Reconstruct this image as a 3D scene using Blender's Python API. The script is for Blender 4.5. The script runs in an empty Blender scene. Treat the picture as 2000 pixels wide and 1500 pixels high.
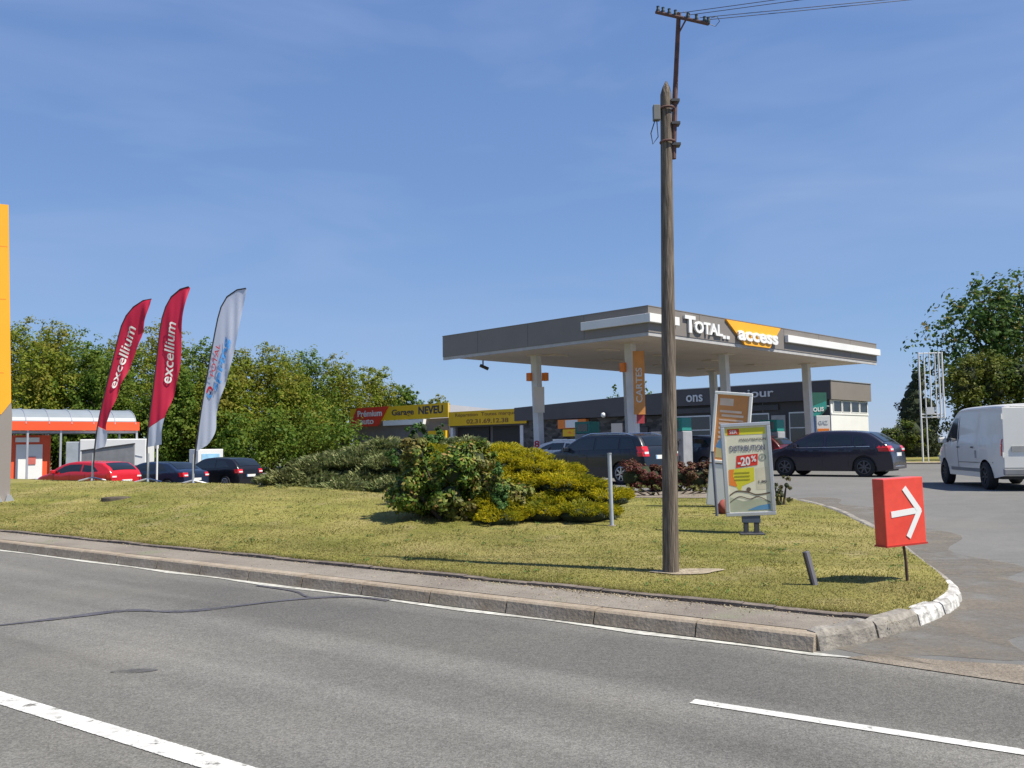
import bpy, bmesh, math, random
import numpy as np
from mathutils import Vector, Matrix, geometry, noise as mnoise
R = math.radians
random.seed(4); rng = np.random.default_rng(7)
scene = bpy.context.scene
COL = scene.collection

# ---------------------------------------------------------------- camera
EYE = 1.65; FPX = 1720.0
pit = math.atan(120 / FPX); rol = R(.7)
c_, s_, cp, sp = math.cos(rol), math.sin(rol), math.cos(pit), math.sin(pit)
cam_d = bpy.data.cameras.new('camera'); cam = bpy.data.objects.new('camera', cam_d); COL.objects.link(cam)
cam_d.sensor_width = 36; cam_d.lens = FPX / 2000 * 36; cam_d.clip_start = .05; cam_d.clip_end = 8000
cam.matrix_world = Matrix(((c_, s_, 0, 0), (sp * s_, -sp * c_, -cp, 0), (-cp * s_, cp * c_, -sp, EYE), (0, 0, 0, 1)))
scene.camera = cam

# ---------------------------------------------------------------- sky and sun
SUN_EL = R(57); sv = Vector((.9, -.44, 0)).normalized() * math.cos(SUN_EL); sv.z = math.sin(SUN_EL)
w = bpy.data.worlds.new('World'); scene.world = w; w.use_nodes = True
nt = w.node_tree; nt.nodes.clear()
wo = nt.nodes.new('ShaderNodeOutputWorld'); bg = nt.nodes.new('ShaderNodeBackground'); sky = nt.nodes.new('ShaderNodeTexSky')
sky.sky_type = 'NISHITA'; sky.sun_disc = False; sky.sun_elevation = SUN_EL
sky.sun_rotation = math.atan2(sv.x, sv.y); sky.altitude = 0; sky.air_density = 1.0; sky.dust_density = .0; sky.ozone_density = 1.6
hs = nt.nodes.new('ShaderNodeHueSaturation'); hs.inputs['Saturation'].default_value = 1.12
tint = nt.nodes.new('ShaderNodeMixRGB'); tint.blend_type = 'MULTIPLY'; tint.inputs[0].default_value = 1; tint.inputs[2].default_value = (1.0, .98, 1.12, 1)
tc = nt.nodes.new('ShaderNodeTexCoord'); mp = nt.nodes.new('ShaderNodeMapping'); mp.inputs['Scale'].default_value = (1.6, 1.6, 7)
cn = nt.nodes.new('ShaderNodeTexNoise'); cn.inputs['Scale'].default_value = 1.7; cn.inputs['Detail'].default_value = 5; cn.inputs['Roughness'].default_value = .5; cn.inputs['Distortion'].default_value = .4
cr = nt.nodes.new('ShaderNodeValToRGB'); cr.color_ramp.elements[0].position = .40; cr.color_ramp.elements[0].color = (0, 0, 0, 1); cr.color_ramp.elements[1].position = .70; cr.color_ramp.elements[1].color = (.42, .42, .42, 1)
gs = nt.nodes.new('ShaderNodeSeparateXYZ'); gr = nt.nodes.new('ShaderNodeValToRGB'); gm = nt.nodes.new('ShaderNodeMixRGB'); gm.inputs[0].default_value = .7
for p_, c__ in ((0, (.200, .335, .56)), (.16, (.125, .255, .64)), (.45, (.070, .172, .61)), (1, (.05, .12, .42))):
    e_ = gr.color_ramp.elements[0] if p_ == 0 else gr.color_ramp.elements[1] if p_ == 1 else gr.color_ramp.elements.new(p_)
    e_.position = p_; e_.color = (*c__, 1)
gx10 = nt.nodes.new('ShaderNodeMixRGB'); gx10.blend_type = 'MULTIPLY'; gx10.inputs[0].default_value = 1; gx10.inputs[2].default_value = (10, 10, 10, 1)
mx = nt.nodes.new('ShaderNodeMixRGB'); mx.inputs[2].default_value = (2.9, 3.9, 6.1, 1)
L = nt.links.new
L(tc.outputs['Generated'], mp.inputs[0]); L(mp.outputs[0], cn.inputs['Vector']); L(cn.outputs['Fac'], cr.inputs[0])
L(sky.outputs[0], hs.inputs['Color']); L(hs.outputs[0], tint.inputs[1]); L(tc.outputs['Generated'], gs.inputs[0]); L(gs.outputs['Z'], gr.inputs[0]); L(gr.outputs[0], gx10.inputs[1]); L(gx10.outputs[0], gm.inputs[2]); L(tint.outputs[0], gm.inputs[1]); L(gm.outputs[0], mx.inputs[1]); L(cr.outputs[0], mx.inputs[0])
L(mx.outputs[0], bg.inputs[0]); bg.inputs[1].default_value = .088; L(bg.outputs[0], wo.inputs[0])
sd = bpy.data.lights.new('sun', 'SUN'); sd.energy = 5.0; sd.angle = R(.5); sd.color = (1, .94, .82)
so = bpy.data.objects.new('sun', sd); COL.objects.link(so); so.rotation_euler = sv.to_track_quat('Z', 'Y').to_euler()
scene.view_settings.view_transform = 'Standard'; scene.view_settings.look = 'None'; scene.view_settings.exposure = .5; scene.view_settings.gamma = 1
scene.cycles.max_bounces = 6; scene.cycles.transparent_max_bounces = 8

# ---------------------------------------------------------------- materials
MC = {}
def mat(name, col, rough=.6, var=.12, scale=3, metal=0, coat=0, bump=0, bscale=40, col2=None, stretch=(1, 1, 1), spec=.5, fine=None, emit=0):
    if name in MC: return MC[name]
    m = bpy.data.materials.new(name); m.use_nodes = True; n = m.node_tree; b = n.nodes['Principled BSDF']; K = n.links.new
    b.inputs['Roughness'].default_value = rough; b.inputs['Metallic'].default_value = metal
    b.inputs['Specular IOR Level'].default_value = spec; b.inputs['Coat Weight'].default_value = coat; b.inputs['Coat Roughness'].default_value = .06
    t = n.nodes.new('ShaderNodeTexCoord'); mpp = n.nodes.new('ShaderNodeMapping'); mpp.inputs['Scale'].default_value = stretch
    K(t.outputs['Object'], mpp.inputs[0])
    nz = n.nodes.new('ShaderNodeTexNoise'); nz.inputs['Scale'].default_value = scale; nz.inputs['Detail'].default_value = 6; K(mpp.outputs[0], nz.inputs['Vector'])
    rp = n.nodes.new('ShaderNodeValToRGB'); rp.color_ramp.elements[0].position = .3; rp.color_ramp.elements[1].position = .7
    c2 = col2 if col2 else [min(1, x * (1 + var)) for x in col]
    c1 = col if col2 else [x * (1 - var) for x in col]
    rp.color_ramp.elements[0].color = (*c1, 1); rp.color_ramp.elements[1].color = (*c2, 1)
    K(nz.outputs['Fac'], rp.inputs[0]); out = rp.outputs[0]
    if fine:
        fs, fa = fine
        nf = n.nodes.new('ShaderNodeTexNoise'); nf.inputs['Scale'].default_value = fs; nf.inputs['Detail'].default_value = 3; K(mpp.outputs[0], nf.inputs['Vector'])
        mr = n.nodes.new('ShaderNodeMapRange'); mr.inputs['From Min'].default_value = .3; mr.inputs['From Max'].default_value = .7
        mr.inputs['To Min'].default_value = 1 - fa; mr.inputs['To Max'].default_value = 1 + fa; K(nf.outputs['Fac'], mr.inputs['Value'])
        ml = n.nodes.new('ShaderNodeMixRGB'); ml.blend_type = 'MULTIPLY'; ml.inputs[0].default_value = 1; K(out, ml.inputs[1]); K(mr.outputs[0], ml.inputs[2]); out = ml.outputs[0]
    K(out, b.inputs['Base Color'])
    if bump:
        nb = n.nodes.new('ShaderNodeTexNoise'); nb.inputs['Scale'].default_value = bscale; nb.inputs['Detail'].default_value = 5; K(mpp.outputs[0], nb.inputs['Vector'])
        bp = n.nodes.new('ShaderNodeBump'); bp.inputs['Strength'].default_value = bump; bp.inputs['Distance'].default_value = .02; K(nb.outputs['Fac'], bp.inputs['Height']); K(bp.outputs[0], b.inputs['Normal'])
    if emit:
        K(out, b.inputs['Emission Color']); b.inputs['Emission Strength'].default_value = emit
    MC[name] = m; return m

def leafmat(name, cols, trans=.3, cl=None, clscale=.5, rough=.55):
    """colour ramp over a per-leaf random value, mixed with clump tint"""
    m = bpy.data.materials.new(name); m.use_nodes = True; n = m.node_tree; K = n.links.new; b = n.nodes['Principled BSDF']; o = n.nodes['Material Output']
    at = n.nodes.new('ShaderNodeAttribute'); at.attribute_name = 'rnd'
    rp = n.nodes.new('ShaderNodeValToRGB'); e = rp.color_ramp.elements
    for i, (p, c) in enumerate(cols):
        if i < 2: e[i].position = p; e[i].color = (*c, 1)
        else: q = e.new(p); q.color = (*c, 1)
    K(at.outputs['Fac'], rp.inputs[0]); out = rp.outputs[0]
    if cl:
        t = n.nodes.new('ShaderNodeTexCoord'); nz = n.nodes.new('ShaderNodeTexNoise'); nz.inputs['Scale'].default_value = clscale; nz.inputs['Detail'].default_value = 2
        K(t.outputs['Object'], nz.inputs['Vector'])
        mr = n.nodes.new('ShaderNodeMapRange'); mr.inputs['From Min'].default_value = .45; mr.inputs['From Max'].default_value = .68; mr.inputs['To Max'].default_value = .75; K(nz.outputs['Fac'], mr.inputs['Value'])
        mm = n.nodes.new('ShaderNodeMixRGB'); K(mr.outputs[0], mm.inputs[0]); K(out, mm.inputs[1]); mm.inputs[2].default_value = (*cl, 1); out = mm.outputs[0]
    K(out, b.inputs['Base Color']); b.inputs['Roughness'].default_value = rough; b.inputs['Specular IOR Level'].default_value = .18
    tr = n.nodes.new('ShaderNodeBsdfTranslucent'); K(out, tr.inputs[0]); ms = n.nodes.new('ShaderNodeMixShader'); ms.inputs[0].default_value = trans
    K(b.outputs[0], ms.inputs[1]); K(tr.outputs[0], ms.inputs[2]); K(ms.outputs[0], o.inputs['Surface']); return m

# ---------------------------------------------------------------- object helpers
def tag(o, label=None, cat=None, group=None, kind=None):
    if label: o['label'] = label
    if cat: o['category'] = cat
    if group: o['group'] = group
    if kind: o['kind'] = kind
    return o
def empty(name, loc=(0, 0, 0), rz=0, label=None, cat=None, group=None):
    o = bpy.data.objects.new(name, None); COL.objects.link(o); o.location = loc; o.rotation_euler = (0, 0, rz); o.empty_display_size = .2
    return tag(o, label, cat, group)
def link(name, me, m=None, parent=None, smooth=False):
    o = bpy.data.objects.new(name, me); COL.objects.link(o)
    if m and not me.materials: me.materials.append(m)
    if parent: o.parent = parent
    if smooth: me.polygons.foreach_set('use_smooth', np.ones(len(me.polygons), bool))
    return o
class MB:
    def __init__(s): s.v = []; s.f = []; s.mi = []; s.cur = 0
    def add(s, vs, fs, M=None):
        o = len(s.v)
        for p in vs:
            p = Vector(p)
            if M is not None: p = M @ p
            s.v.append(tuple(p))
        for f in fs: s.f.append([i + o for i in f]); s.mi.append(s.cur)
        return s
    def box(s, x0, y0, z0, x1, y1, z1, M=None, bev=0):
        if bev:
            bm = bmesh.new(); bmesh.ops.create_cube(bm, size=1)
            for v in bm.verts: v.co = Vector(((x0 + x1) / 2 + v.co.x * (x1 - x0), (y0 + y1) / 2 + v.co.y * (y1 - y0), (z0 + z1) / 2 + v.co.z * (z1 - z0)))
            bmesh.ops.bevel(bm, geom=bm.edges[:], offset=bev, segments=2, affect='EDGES', profile=.5)
            bm.verts.index_update(); s.add([v.co.copy() for v in bm.verts], [[v.index for v in f.verts] for f in bm.faces], M); bm.free(); return s
        return s.add([(x0, y0, z0), (x1, y0, z0), (x1, y1, z0), (x0, y1, z0), (x0, y0, z1), (x1, y0, z1), (x1, y1, z1), (x0, y1, z1)],
                     [(0, 3, 2, 1), (4, 5, 6, 7), (0, 1, 5, 4), (1, 2, 6, 5), (2, 3, 7, 6), (3, 0, 4, 7)], M)
    def tube(s, pts, rad, n=10, M=None, cap=True):
        pts = [Vector(p) for p in pts]; rs = rad if isinstance(rad, (list, tuple)) else [rad] * len(pts)
        vs = []; up = None
        for i, p in enumerate(pts):
            d = (pts[min(i + 1, len(pts) - 1)] - pts[max(i - 1, 0)]).normalized()
            if up is None: up = d.orthogonal().normalized()
            a = (up - d * up.dot(d)).normalized(); up = a; b = d.cross(a)
            for k in range(n):
                t = 2 * math.pi * k / n; vs.append(p + (a * math.cos(t) + b * math.sin(t)) * rs[i])
        fs = [(i * n + k, i * n + (k + 1) % n, (i + 1) * n + (k + 1) % n, (i + 1) * n + k) for i in range(len(pts) - 1) for k in range(n)]
        if cap: fs += [tuple(range(n))[::-1], tuple(range((len(pts) - 1) * n, len(pts) * n))]
        return s.add(vs, fs, M)
    def lathe(s, prof, n=24, M=None):  # prof (r, h) about local y axis
        vs = [(r * math.cos(2 * math.pi * k / n), h, r * math.sin(2 * math.pi * k / n)) for r, h in prof for k in range(n)]
        return s.add(vs, [(i * n + k, i * n + (k + 1) % n, (i + 1) * n + (k + 1) % n, (i + 1) * n + k) for i in range(len(prof) - 1) for k in range(n)], M)
    def prism(s, poly, y0, y1, M=None):  # polygon in xz, extruded y0..y1
        n = len(poly)
        return s.add([(x, y0, z) for x, z in poly] + [(x, y1, z) for x, z in poly], [tuple(range(n)), tuple(range(2 * n - 1, n - 1, -1))] + [((i + 1) % n, i, i + n, (i + 1) % n + n) for i in range(n)], M)
    def build(s, name, m, parent=None, smooth=False):
        me = bpy.data.meshes.new(name); me.from_pydata(s.v, [], s.f); me.validate(); me.update()
        o = link(name, me, None, parent, smooth)
        for mm in (m if isinstance(m, (list, tuple)) else [m]): me.materials.append(mm)
        if isinstance(m, (list, tuple)) and len(me.polygons) == len(s.mi): me.polygons.foreach_set('material_index', s.mi)
        bm = bmesh.new(); bm.from_mesh(me); bmesh.ops.recalc_face_normals(bm, faces=bm.faces[:]); bm.to_mesh(me); bm.free()
        if smooth:
            try: me.set_sharp_from_angle(angle=R(38))
            except Exception: pass
        return o
_fc = {}
def text_verts(s, bold=0.0, ext=.02, shear=0):
    k = (s, bold, shear)
    if k not in _fc:
        cu = bpy.data.curves.new('t', 'FONT'); cu.body = s; cu.extrude = .5; cu.offset = bold; cu.shear = shear; cu.resolution_u = 3
        o = bpy.data.objects.new('t', cu); COL.objects.link(o); bpy.context.view_layer.update()
        me = bpy.data.meshes.new_from_object(o.evaluated_get(bpy.context.evaluated_depsgraph_get()))
        vs = [v.co.copy() for v in me.vertices]; fs = [list(p.vertices) for p in me.polygons]
        bpy.data.objects.remove(o); bpy.data.curves.remove(cu); bpy.data.meshes.remove(me)
        x0, x1 = min(v.x for v in vs), max(v.x for v in vs); y0, y1 = min(v.y for v in vs), max(v.y for v in vs)
        _fc[k] = ([((v.x - x0) / (x1 - x0), (v.y - y0) / (y1 - y0), v.z + .5) for v in vs], fs)
    return _fc[k]
def text(mb, s, O, A, U, N, ext=.02, bold=0.0, shear=0):
    """fit string into the parallelogram O, O+A, O+U; N = outward unit normal"""
    vs, fs = text_verts(s, bold, shear=shear); O, A, U, N = Vector(O), Vector(A), Vector(U), Vector(N)
    return mb.add([O + A * a + U * b + N * (c * ext) for a, b, c in vs], fs)
def quad(mb, O, A, U, N, ext=.01, skew=0):
    O, A, U, N = Vector(O), Vector(A), Vector(U), Vector(N) * ext
    p = [O, O + A, O + A + U, O + U]
    return mb.add(p + [q + N for q in p], [(0, 3, 2, 1), (4, 5, 6, 7), (0, 1, 5, 4), (1, 2, 6, 5), (2, 3, 7, 6), (3, 0, 4, 7)])
def npmesh(name, V, F, m, parent=None, rnd=None, smooth=False, mi=None):
    """V (n,3), F (m,k) same-size faces"""
    me = bpy.data.meshes.new(name); k = F.shape[1]
    me.vertices.add(len(V)); me.vertices.foreach_set('co', V.astype(np.float32).ravel())
    me.loops.add(F.size); me.loops.foreach_set('vertex_index', F.astype(np.int32).ravel())
    me.polygons.add(len(F)); me.polygons.foreach_set('loop_start', np.arange(0, F.size, k, dtype=np.int32))
    me.update(calc_edges=True)
    if rnd is not None:
        a = me.attributes.new('rnd', 'FLOAT', 'FACE'); a.data.foreach_set('value', rnd.astype(np.float32))
    for mm in (m if isinstance(m, (list, tuple)) else [m]): me.materials.append(mm)
    if mi is not None: me.polygons.foreach_set('material_index', mi.astype(np.int32))
    o = bpy.data.objects.new(name, me); COL.objects.link(o)
    if parent: o.parent = parent
    if smooth: me.polygons.foreach_set('use_smooth', np.ones(len(F), bool))
    return o
def leaves(C, N, size, aspect=.6, rn=None):
    """C centres (n,3), N normals (n,3) -> rhombus quads"""
    n = len(C); N = N / (np.linalg.norm(N, axis=1, keepdims=True) + 1e-9)
    r = rng.normal(size=(n, 3)); a = r - N * (r * N).sum(1, keepdims=True); a /= np.linalg.norm(a, axis=1, keepdims=True) + 1e-9; b = np.cross(N, a)
    s = (size * rng.uniform(.6, 1.3, n))[:, None]
    V = np.stack([C - a * s * .5, C + b * s * .5 * aspect - a * s * .05, C + a * s * .5, C - b * s * .5 * aspect - a * s * .05], 1).reshape(-1, 3)
    return V, np.arange(4 * n).reshape(n, 4)
def copy_tree(o, parent=None):
    c = o.copy(); COL.objects.link(c); c.parent = parent
    for ch in [x for x in bpy.data.objects if x.parent == o]: copy_tree(ch, c)
    return c

# ---------------------------------------------------------------- terrain
K0 = np.array((2.34, 7.03)); DV = np.array((.809, -.588)); NV = np.array((.588, .809))
def smv(v, a, b):
    k = np.clip((v - a) / (b - a), 0, 1); return k * k * (3 - 2 * k)
def ST(x, y): return (x - K0[0]) * NV[0] + (y - K0[1]) * NV[1], (x - K0[0]) * DV[0] + (y - K0[1]) * DV[1]
def P(s, t): return (K0[0] + NV[0] * s + DV[0] * t, K0[1] + NV[1] * s + DV[1] * t)
def G0(x, y):
    x = np.asarray(x, float); y = np.asarray(y, float); s, t = ST(x, y); w_ = smv(x / np.maximum(y, 1), -.22, -.05)
    return -.2 * smv(s, 1, 6) * (1 - w_) + np.clip(.036 * s, 0, .5) * w_
def LW(x, y):
    x = np.asarray(x, float); y = np.asarray(y, float); s, t = ST(x, y); a = .14 + (.036 - .14) * smv(t, -14, -2)
    z = .16 + a * np.clip(s - .9, 0, 4.8) + .02 * np.sin(x * .9 + 1) * np.sin(y * .7) * smv(s, 1.2, 3); k = smv(s, 5.6, 9.5)
    return z * (1 - k) + (G0(x, y) + .06) * k
lw = lambda x, y: float(LW(x, y)); g0 = lambda x, y: float(G0(x, y))
def sheet(name, poly, zf, m, step, off=0.0, kind='structure', smooth=True):
    """polygon outline filled with a jittered grid and dropped on zf"""
    out = []
    n = len(poly)
    for i in range(n):
        a, b = Vector(poly[i]), Vector(poly[(i + 1) % n]); k = max(1, int((b - a).length / step))
        for j in range(k): out.append(a.lerp(b, j / k))
    xs = [p.x for p in out]; ys = [p.y for p in out]
    pa = np.array([(p.x, p.y) for p in out]); x0, y0 = pa[:, 0], pa[:, 1]; x1, y1 = np.roll(x0, -1), np.roll(y0, -1)
    pts = list(out)
    for gx in np.arange(min(xs) + step / 2, max(xs), step):
        for gy in np.arange(min(ys) + step / 2, max(ys), step):
            cr_ = ((y0 > gy) != (y1 > gy)); xi = (x1 - x0) * (gy - y0) / np.where(y1 == y0, 1e-9, y1 - y0) + x0
            if (cr_ & (gx < xi)).sum() % 2 and ((x0 - gx) ** 2 + (y0 - gy) ** 2).min() > (step * .45) ** 2: pts.append(Vector((gx, gy)))
    v, e, f, *_ = geometry.delaunay_2d_cdt(pts, [], [list(range(len(out)))], 1, 1e-5)
    X = np.array([p.x for p in v]); Y = np.array([p.y for p in v]); Zz = zf(X, Y) + off
    me = bpy.data.meshes.new(name); me.from_pydata(list(zip(X, Y, Zz)), [], [list(t)[::1] for t in f]); me.update()
    o = link(name, me, m, None, smooth); bm = bmesh.new(); bm.from_mesh(me)
    for fc in bm.faces:
        if fc.normal.z < 0: fc.normal_flip()
    bm.to_mesh(me); bm.free()
    return tag(o, kind=kind)

# --- ground materials
def ground_mat(name, cols, pos, s1, fine, bump, bs, patches=None, lines=False, streak=False):
    m = bpy.data.materials.new(name); m.use_nodes = True; n = m.node_tree; K = n.links.new; b = n.nodes['Principled BSDF']; b.inputs['Roughness'].default_value = .9; b.inputs['Specular IOR Level'].default_value = .25
    t = n.nodes.new('ShaderNodeTexCoord'); O = t.outputs['Object']
    def nz(sc, det=4, vec=O, dist=0):
        q = n.nodes.new('ShaderNodeTexNoise'); q.inputs['Scale'].default_value = sc; q.inputs['Detail'].default_value = det; q.inputs['Distortion'].default_value = dist; K(vec, q.inputs['Vector']); return q.outputs['Fac']
    rp = n.nodes.new('ShaderNodeValToRGB'); e = rp.color_ramp.elements
    for i, (p, c) in enumerate(zip(pos, cols)):
        if i < 2: e[i].position = p; e[i].color = (*c, 1)
        else: q = e.new(p); q.color = (*c, 1)
    K(nz(s1, 7), rp.inputs[0]); out = rp.outputs[0]
    def mul(out, val, lo, hi, fmin=.3, fmax=.7):
        mr = n.nodes.new('ShaderNodeMapRange'); mr.inputs['From Min'].default_value = fmin; mr.inputs['From Max'].default_value = fmax; mr.inputs['To Min'].default_value = lo; mr.inputs['To Max'].default_value = hi; K(val, mr.inputs['Value'])
        ml = n.nodes.new('ShaderNodeMixRGB'); ml.blend_type = 'MULTIPLY'; ml.inputs[0].default_value = 1; K(out, ml.inputs[1]); K(mr.outputs[0], ml.inputs[2]); return ml.outputs[0]
    for sc, a in fine: out = mul(out, nz(sc, 3), 1 - a, 1 + a)
    if streak:  # mower passes along the verge
        mpn = n.nodes.new('ShaderNodeMapping'); mpn.inputs['Rotation'].default_value = (0, 0, R(30)); K(O, mpn.inputs[0])
        mp2 = n.nodes.new('ShaderNodeMapping'); mp2.inputs['Scale'].default_value = (.12, 1.0, 1); K(mpn.outputs[0], mp2.inputs[0])
        out = mul(out, nz(1.5, 4, mp2.outputs[0], .2), .78, 1.18, .36, .64)
    if lines:   # wheel-worn bands running with the road
        mpn = n.nodes.new('ShaderNodeMapping'); mpn.inputs['Rotation'].default_value = (0, 0, R(36)); mpn.inputs['Scale'].default_value = (1, 1, 1); K(O, mpn.inputs[0])
        mp2 = n.nodes.new('ShaderNodeMapping'); mp2.inputs['Scale'].default_value = (.05, 1.0, 1); K(mpn.outputs[0], mp2.inputs[0])
        out = mul(out, nz(.9, 3, mp2.outputs[0], .3), .74, 1.14, .38, .62)
        vo = n.nodes.new('ShaderNodeTexVoronoi'); vo.inputs['Scale'].default_value = 75; K(O, vo.inputs['Vector'])
        sepc = n.nodes.new('ShaderNodeSeparateColor'); K(vo.outputs['Color'], sepc.inputs[0])
        out = mul(out, sepc.outputs[0], .78, 1.28, 0, 1)
    if patches:
        pc, ps, lo, hi, amt = patches
        mr = n.nodes.new('ShaderNodeMapRange'); mr.inputs['From Min'].default_value = lo; mr.inputs['From Max'].default_value = hi; mr.inputs['To Max'].default_value = amt; K(nz(ps, 6), mr.inputs['Value'])
        mm = n.nodes.new('ShaderNodeMixRGB'); K(mr.outputs[0], mm.inputs[0]); K(out, mm.inputs[1]); mm.inputs[2].default_value = (*pc, 1); out = mm.outputs[0]
    K(out, b.inputs['Base Color'])
    bp = n.nodes.new('ShaderNodeBump'); bp.inputs['Strength'].default_value = bump; bp.inputs['Distance'].default_value = .02; K(nz(bs, 6), bp.inputs['Height']); K(bp.outputs[0], b.inputs['Normal'])
    return m
M_road = ground_mat('road_asphalt', [(.134, .130, .120), (.160, .155, .141), (.182, .174, .153)], [.3, .5, .72], .5, [(60, .14), (9, .05)], .55, 90, patches=((.19, .178, .15), .35, .55, .75, .35), lines=True)
M_fore = ground_mat('forecourt_asphalt', [(.142, .139, .131), (.168, .164, .153)], [.35, .65], .25, [(25, .07), (2.5, .06)], .3, 60, patches=((.20, .185, .155), .22, .6, .75, .3))
M_pave = ground_mat('pavement_concrete', [(.18, .155, .13), (.23, .202, .168), (.26, .232, .198)], [.3, .5, .7], .8, [(50, .12), (8, .08)], .5, 70, patches=((.16, .18, .10), 1.6, .58, .7, .45))
M_lawn = ground_mat('lawn_turf', [(.145, .148, .028), (.215, .195, .051), (.295, .248, .092)], [.32, .5, .7], .55, [(26, .14), (6, .10)], .55, 45, patches=((.29, .235, .12), 1.3, .60, .72, .6), streak=True)
M_field = ground_mat('field_grass', [(.09, .13, .035), (.16, .17, .06)], [.35, .65], .05, [(2, .2)], .5, 5)
M_dirt = ground_mat('dirt', [(.185, .155, .12), (.25, .215, .17)], [.35, .65], 2.5, [(30, .2)], .8, 50)

# ground sheet out to the horizon, a little below every surface
gx = np.unique(np.concatenate([np.linspace(-90, 90, 91), [-3000, -1200, -500, -200, 200, 500, 1200, 3000]]))
gy = np.unique(np.concatenate([np.linspace(-40, 120, 81), [-3000, -1000, -300, 250, 600, 1500, 3500]]))
GX, GY = np.meshgrid(gx, gy, indexing='ij'); GZ = G0(GX, GY) - .06
V = np.stack([GX, GY, GZ], -1).reshape(-1, 3); ni, nj = GX.shape; I = np.arange(ni * nj).reshape(ni, nj)
F = np.stack([I[:-1, :-1], I[1:, :-1], I[1:, 1:], I[:-1, 1:]], -1).reshape(-1, 4)
tag(npmesh('ground', V, F, M_field, smooth=True), kind='structure')
zero = lambda X, Y: X * 0
sheet('road', [P(0, -90), P(-14, -90), P(-14, 70), P(0, 70)], zero, M_road, 6)
# corner kerb curve (road end -> up the access lane)
CK = [(2.34, 7.03), (2.69, 7.2), (3.07, 7.43), (3.5, 7.75), (4.0, 8.22), (4.33, 8.68), (4.55, 9.26), (4.75, 9.98), (5.0, 11.0), (5.38, 12.49), (5.72, 14.17), (6.0, 16.2), (6.02, 17.5), (5.9, 18.6), (5.5, 19.6), (4.7, 20.6)]
def cat(pts, n=6):
    o = []
    for i in range(len(pts) - 1):
        p0, p1, p2, p3 = [np.array(pts[min(max(j, 0), len(pts) - 1)], float) for j in (i - 1, i, i + 1, i + 2)]
        for k in range(n):
            t = k / n; o.append(tuple(.5 * ((2 * p1) + (p2 - p0) * t + (2 * p0 - 5 * p1 + 4 * p2 - p3) * t * t + (3 * p1 - p0 - 3 * p2 + p3) * t ** 3)))
    return o + [tuple(map(float, pts[-1]))]
CKs = cat(CK, 5)
fore = [P(0, .0)] + [P(0, 60), (120, 20), (120, 75), (-60, 95), (-60, 52), P(2.0, -60), P(1.2, -40), P(.5, -20), P(.4, -3)]
sheet('forecourt', fore, G0, M_fore, 2.2, .004)
# gritty seam where the lane meets the road
sheet('gravel_seam', [P(-.05, .25), P(-.16, 1.5), P(-.10, 3), P(-.14, 8), P(.25, 8), P(.36, 4.6), P(.42, 3.2), P(.33, 2.2), P(.40, 1.5), P(.22, .9), P(.18, .45)], lambda X, Y: np.maximum(G0(X, Y), 0), M_dirt, .3, .0065)

# kerb blocks, pavement, edging strip and lawn
M_kerb = mat('kerb_concrete', (.25, .195, .135), .9, .2, 3, bump=.4, bscale=30, fine=(25, .15), col2=(.35, .295, .225))
mb = MB(); t = 0.0
for i in range(62):
    x0 = -t - .985
    M = Matrix(((DV[0], NV[0], 0, K0[0] + DV[0] * x0), (DV[1], NV[1], 0, K0[1] + DV[1] * x0), (0, 0, 1, 0), (0, 0, 0, 1)))
    dz = random.uniform(-.004, .004)
    mb.add(*[(lambda a: a)(q) for q in ([(0, -.036, -.05), (.985, -.036, -.05), (.985, .005, .122 + dz), (.985, .024, .14 + dz), (.985, .15, .142 + dz), (0, .15, .142 + dz), (0, .024, .14 + dz), (0, .005, .122 + dz), (0, .15, -.1), (.985, .15, -.1)],
            [(0, 1, 2, 7), (7, 2, 3, 6), (6, 3, 4, 5), (0, 7, 6, 5, 8), (1, 9, 4, 3, 2), (5, 4, 9, 8)])], M)
    t += 1.0
tag(mb.build('kerb', M_kerb), kind='structure')
tag(MB().add([(*P(.012, -62), .12), (*P(.012, 0), .12), (*P(.13, 0), .13), (*P(.13, -62), .13), (*P(-.04, -62), -.05), (*P(-.04, 0), -.05), (*P(.13, 0), -.05), (*P(.13, -62), -.05)], [(0, 1, 2, 3), (4, 5, 1, 0), (5, 6, 2, 1)]).build('kerb_bedding', mat('kerb_joint', (.035, .032, .028), .95)), kind='structure')
M_gut = mat('gutter_lime', (.50, .495, .45), .9, .2, 2, col2=(.34, .335, .30), fine=(14, .3))
me_pts = [P(-.10 - .03 * (i % 7 in (1, 2, 5)) - .025 * math.sin(i * 1.3), -60 + i * .5) for i in range(121)] + [P(-.02, .3)]
sheet('gutter_strip', me_pts + [P(.0, .3)] + [P(.0, -60)], zero, M_gut, 5, .006)
pav = [P(.15, -62), P(.15, -.02), P(.34, .17), P(.80, .33), P(.80, -3), P(.80, -62)]
sheet('pavement', pav, lambda X, Y: .142 + 0 * X, M_pave, .8, .002)
M_edge = mat('edging_strip', (.10, .08, .065), .95, .3, 4, bump=.5, col2=(.19, .155, .125), fine=(20, .3))
mb = MB(); k = 0
tt = -60.0
while tt < .0:
    w0 = .012 * math.sin(tt * 2.1) + .008 * math.sin(tt * 5.3); s0 = .80 + w0
    a, b, c, d = P(s0, tt), P(s0, tt + .3), P(s0 + .09, tt + .3), P(s0 + .09, tt); h = .172 + .006 * math.sin(tt * 3.7)
    mb.add([(*a, .12), (*b, .12), (*b, h), (*a, h), (*c, h + .006), (*d, h + .006), (*c, .12), (*d, .12)], [(0, 1, 2, 3), (3, 2, 4, 5), (5, 4, 6, 7)]); tt += .3
tag(mb.build('edging_strip', M_edge), kind='structure')
lawn_poly = [P(.885, -60), P(.885, -30), P(.885, -12), P(.885, -3), P(.885, .26)]
inner = []
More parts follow.
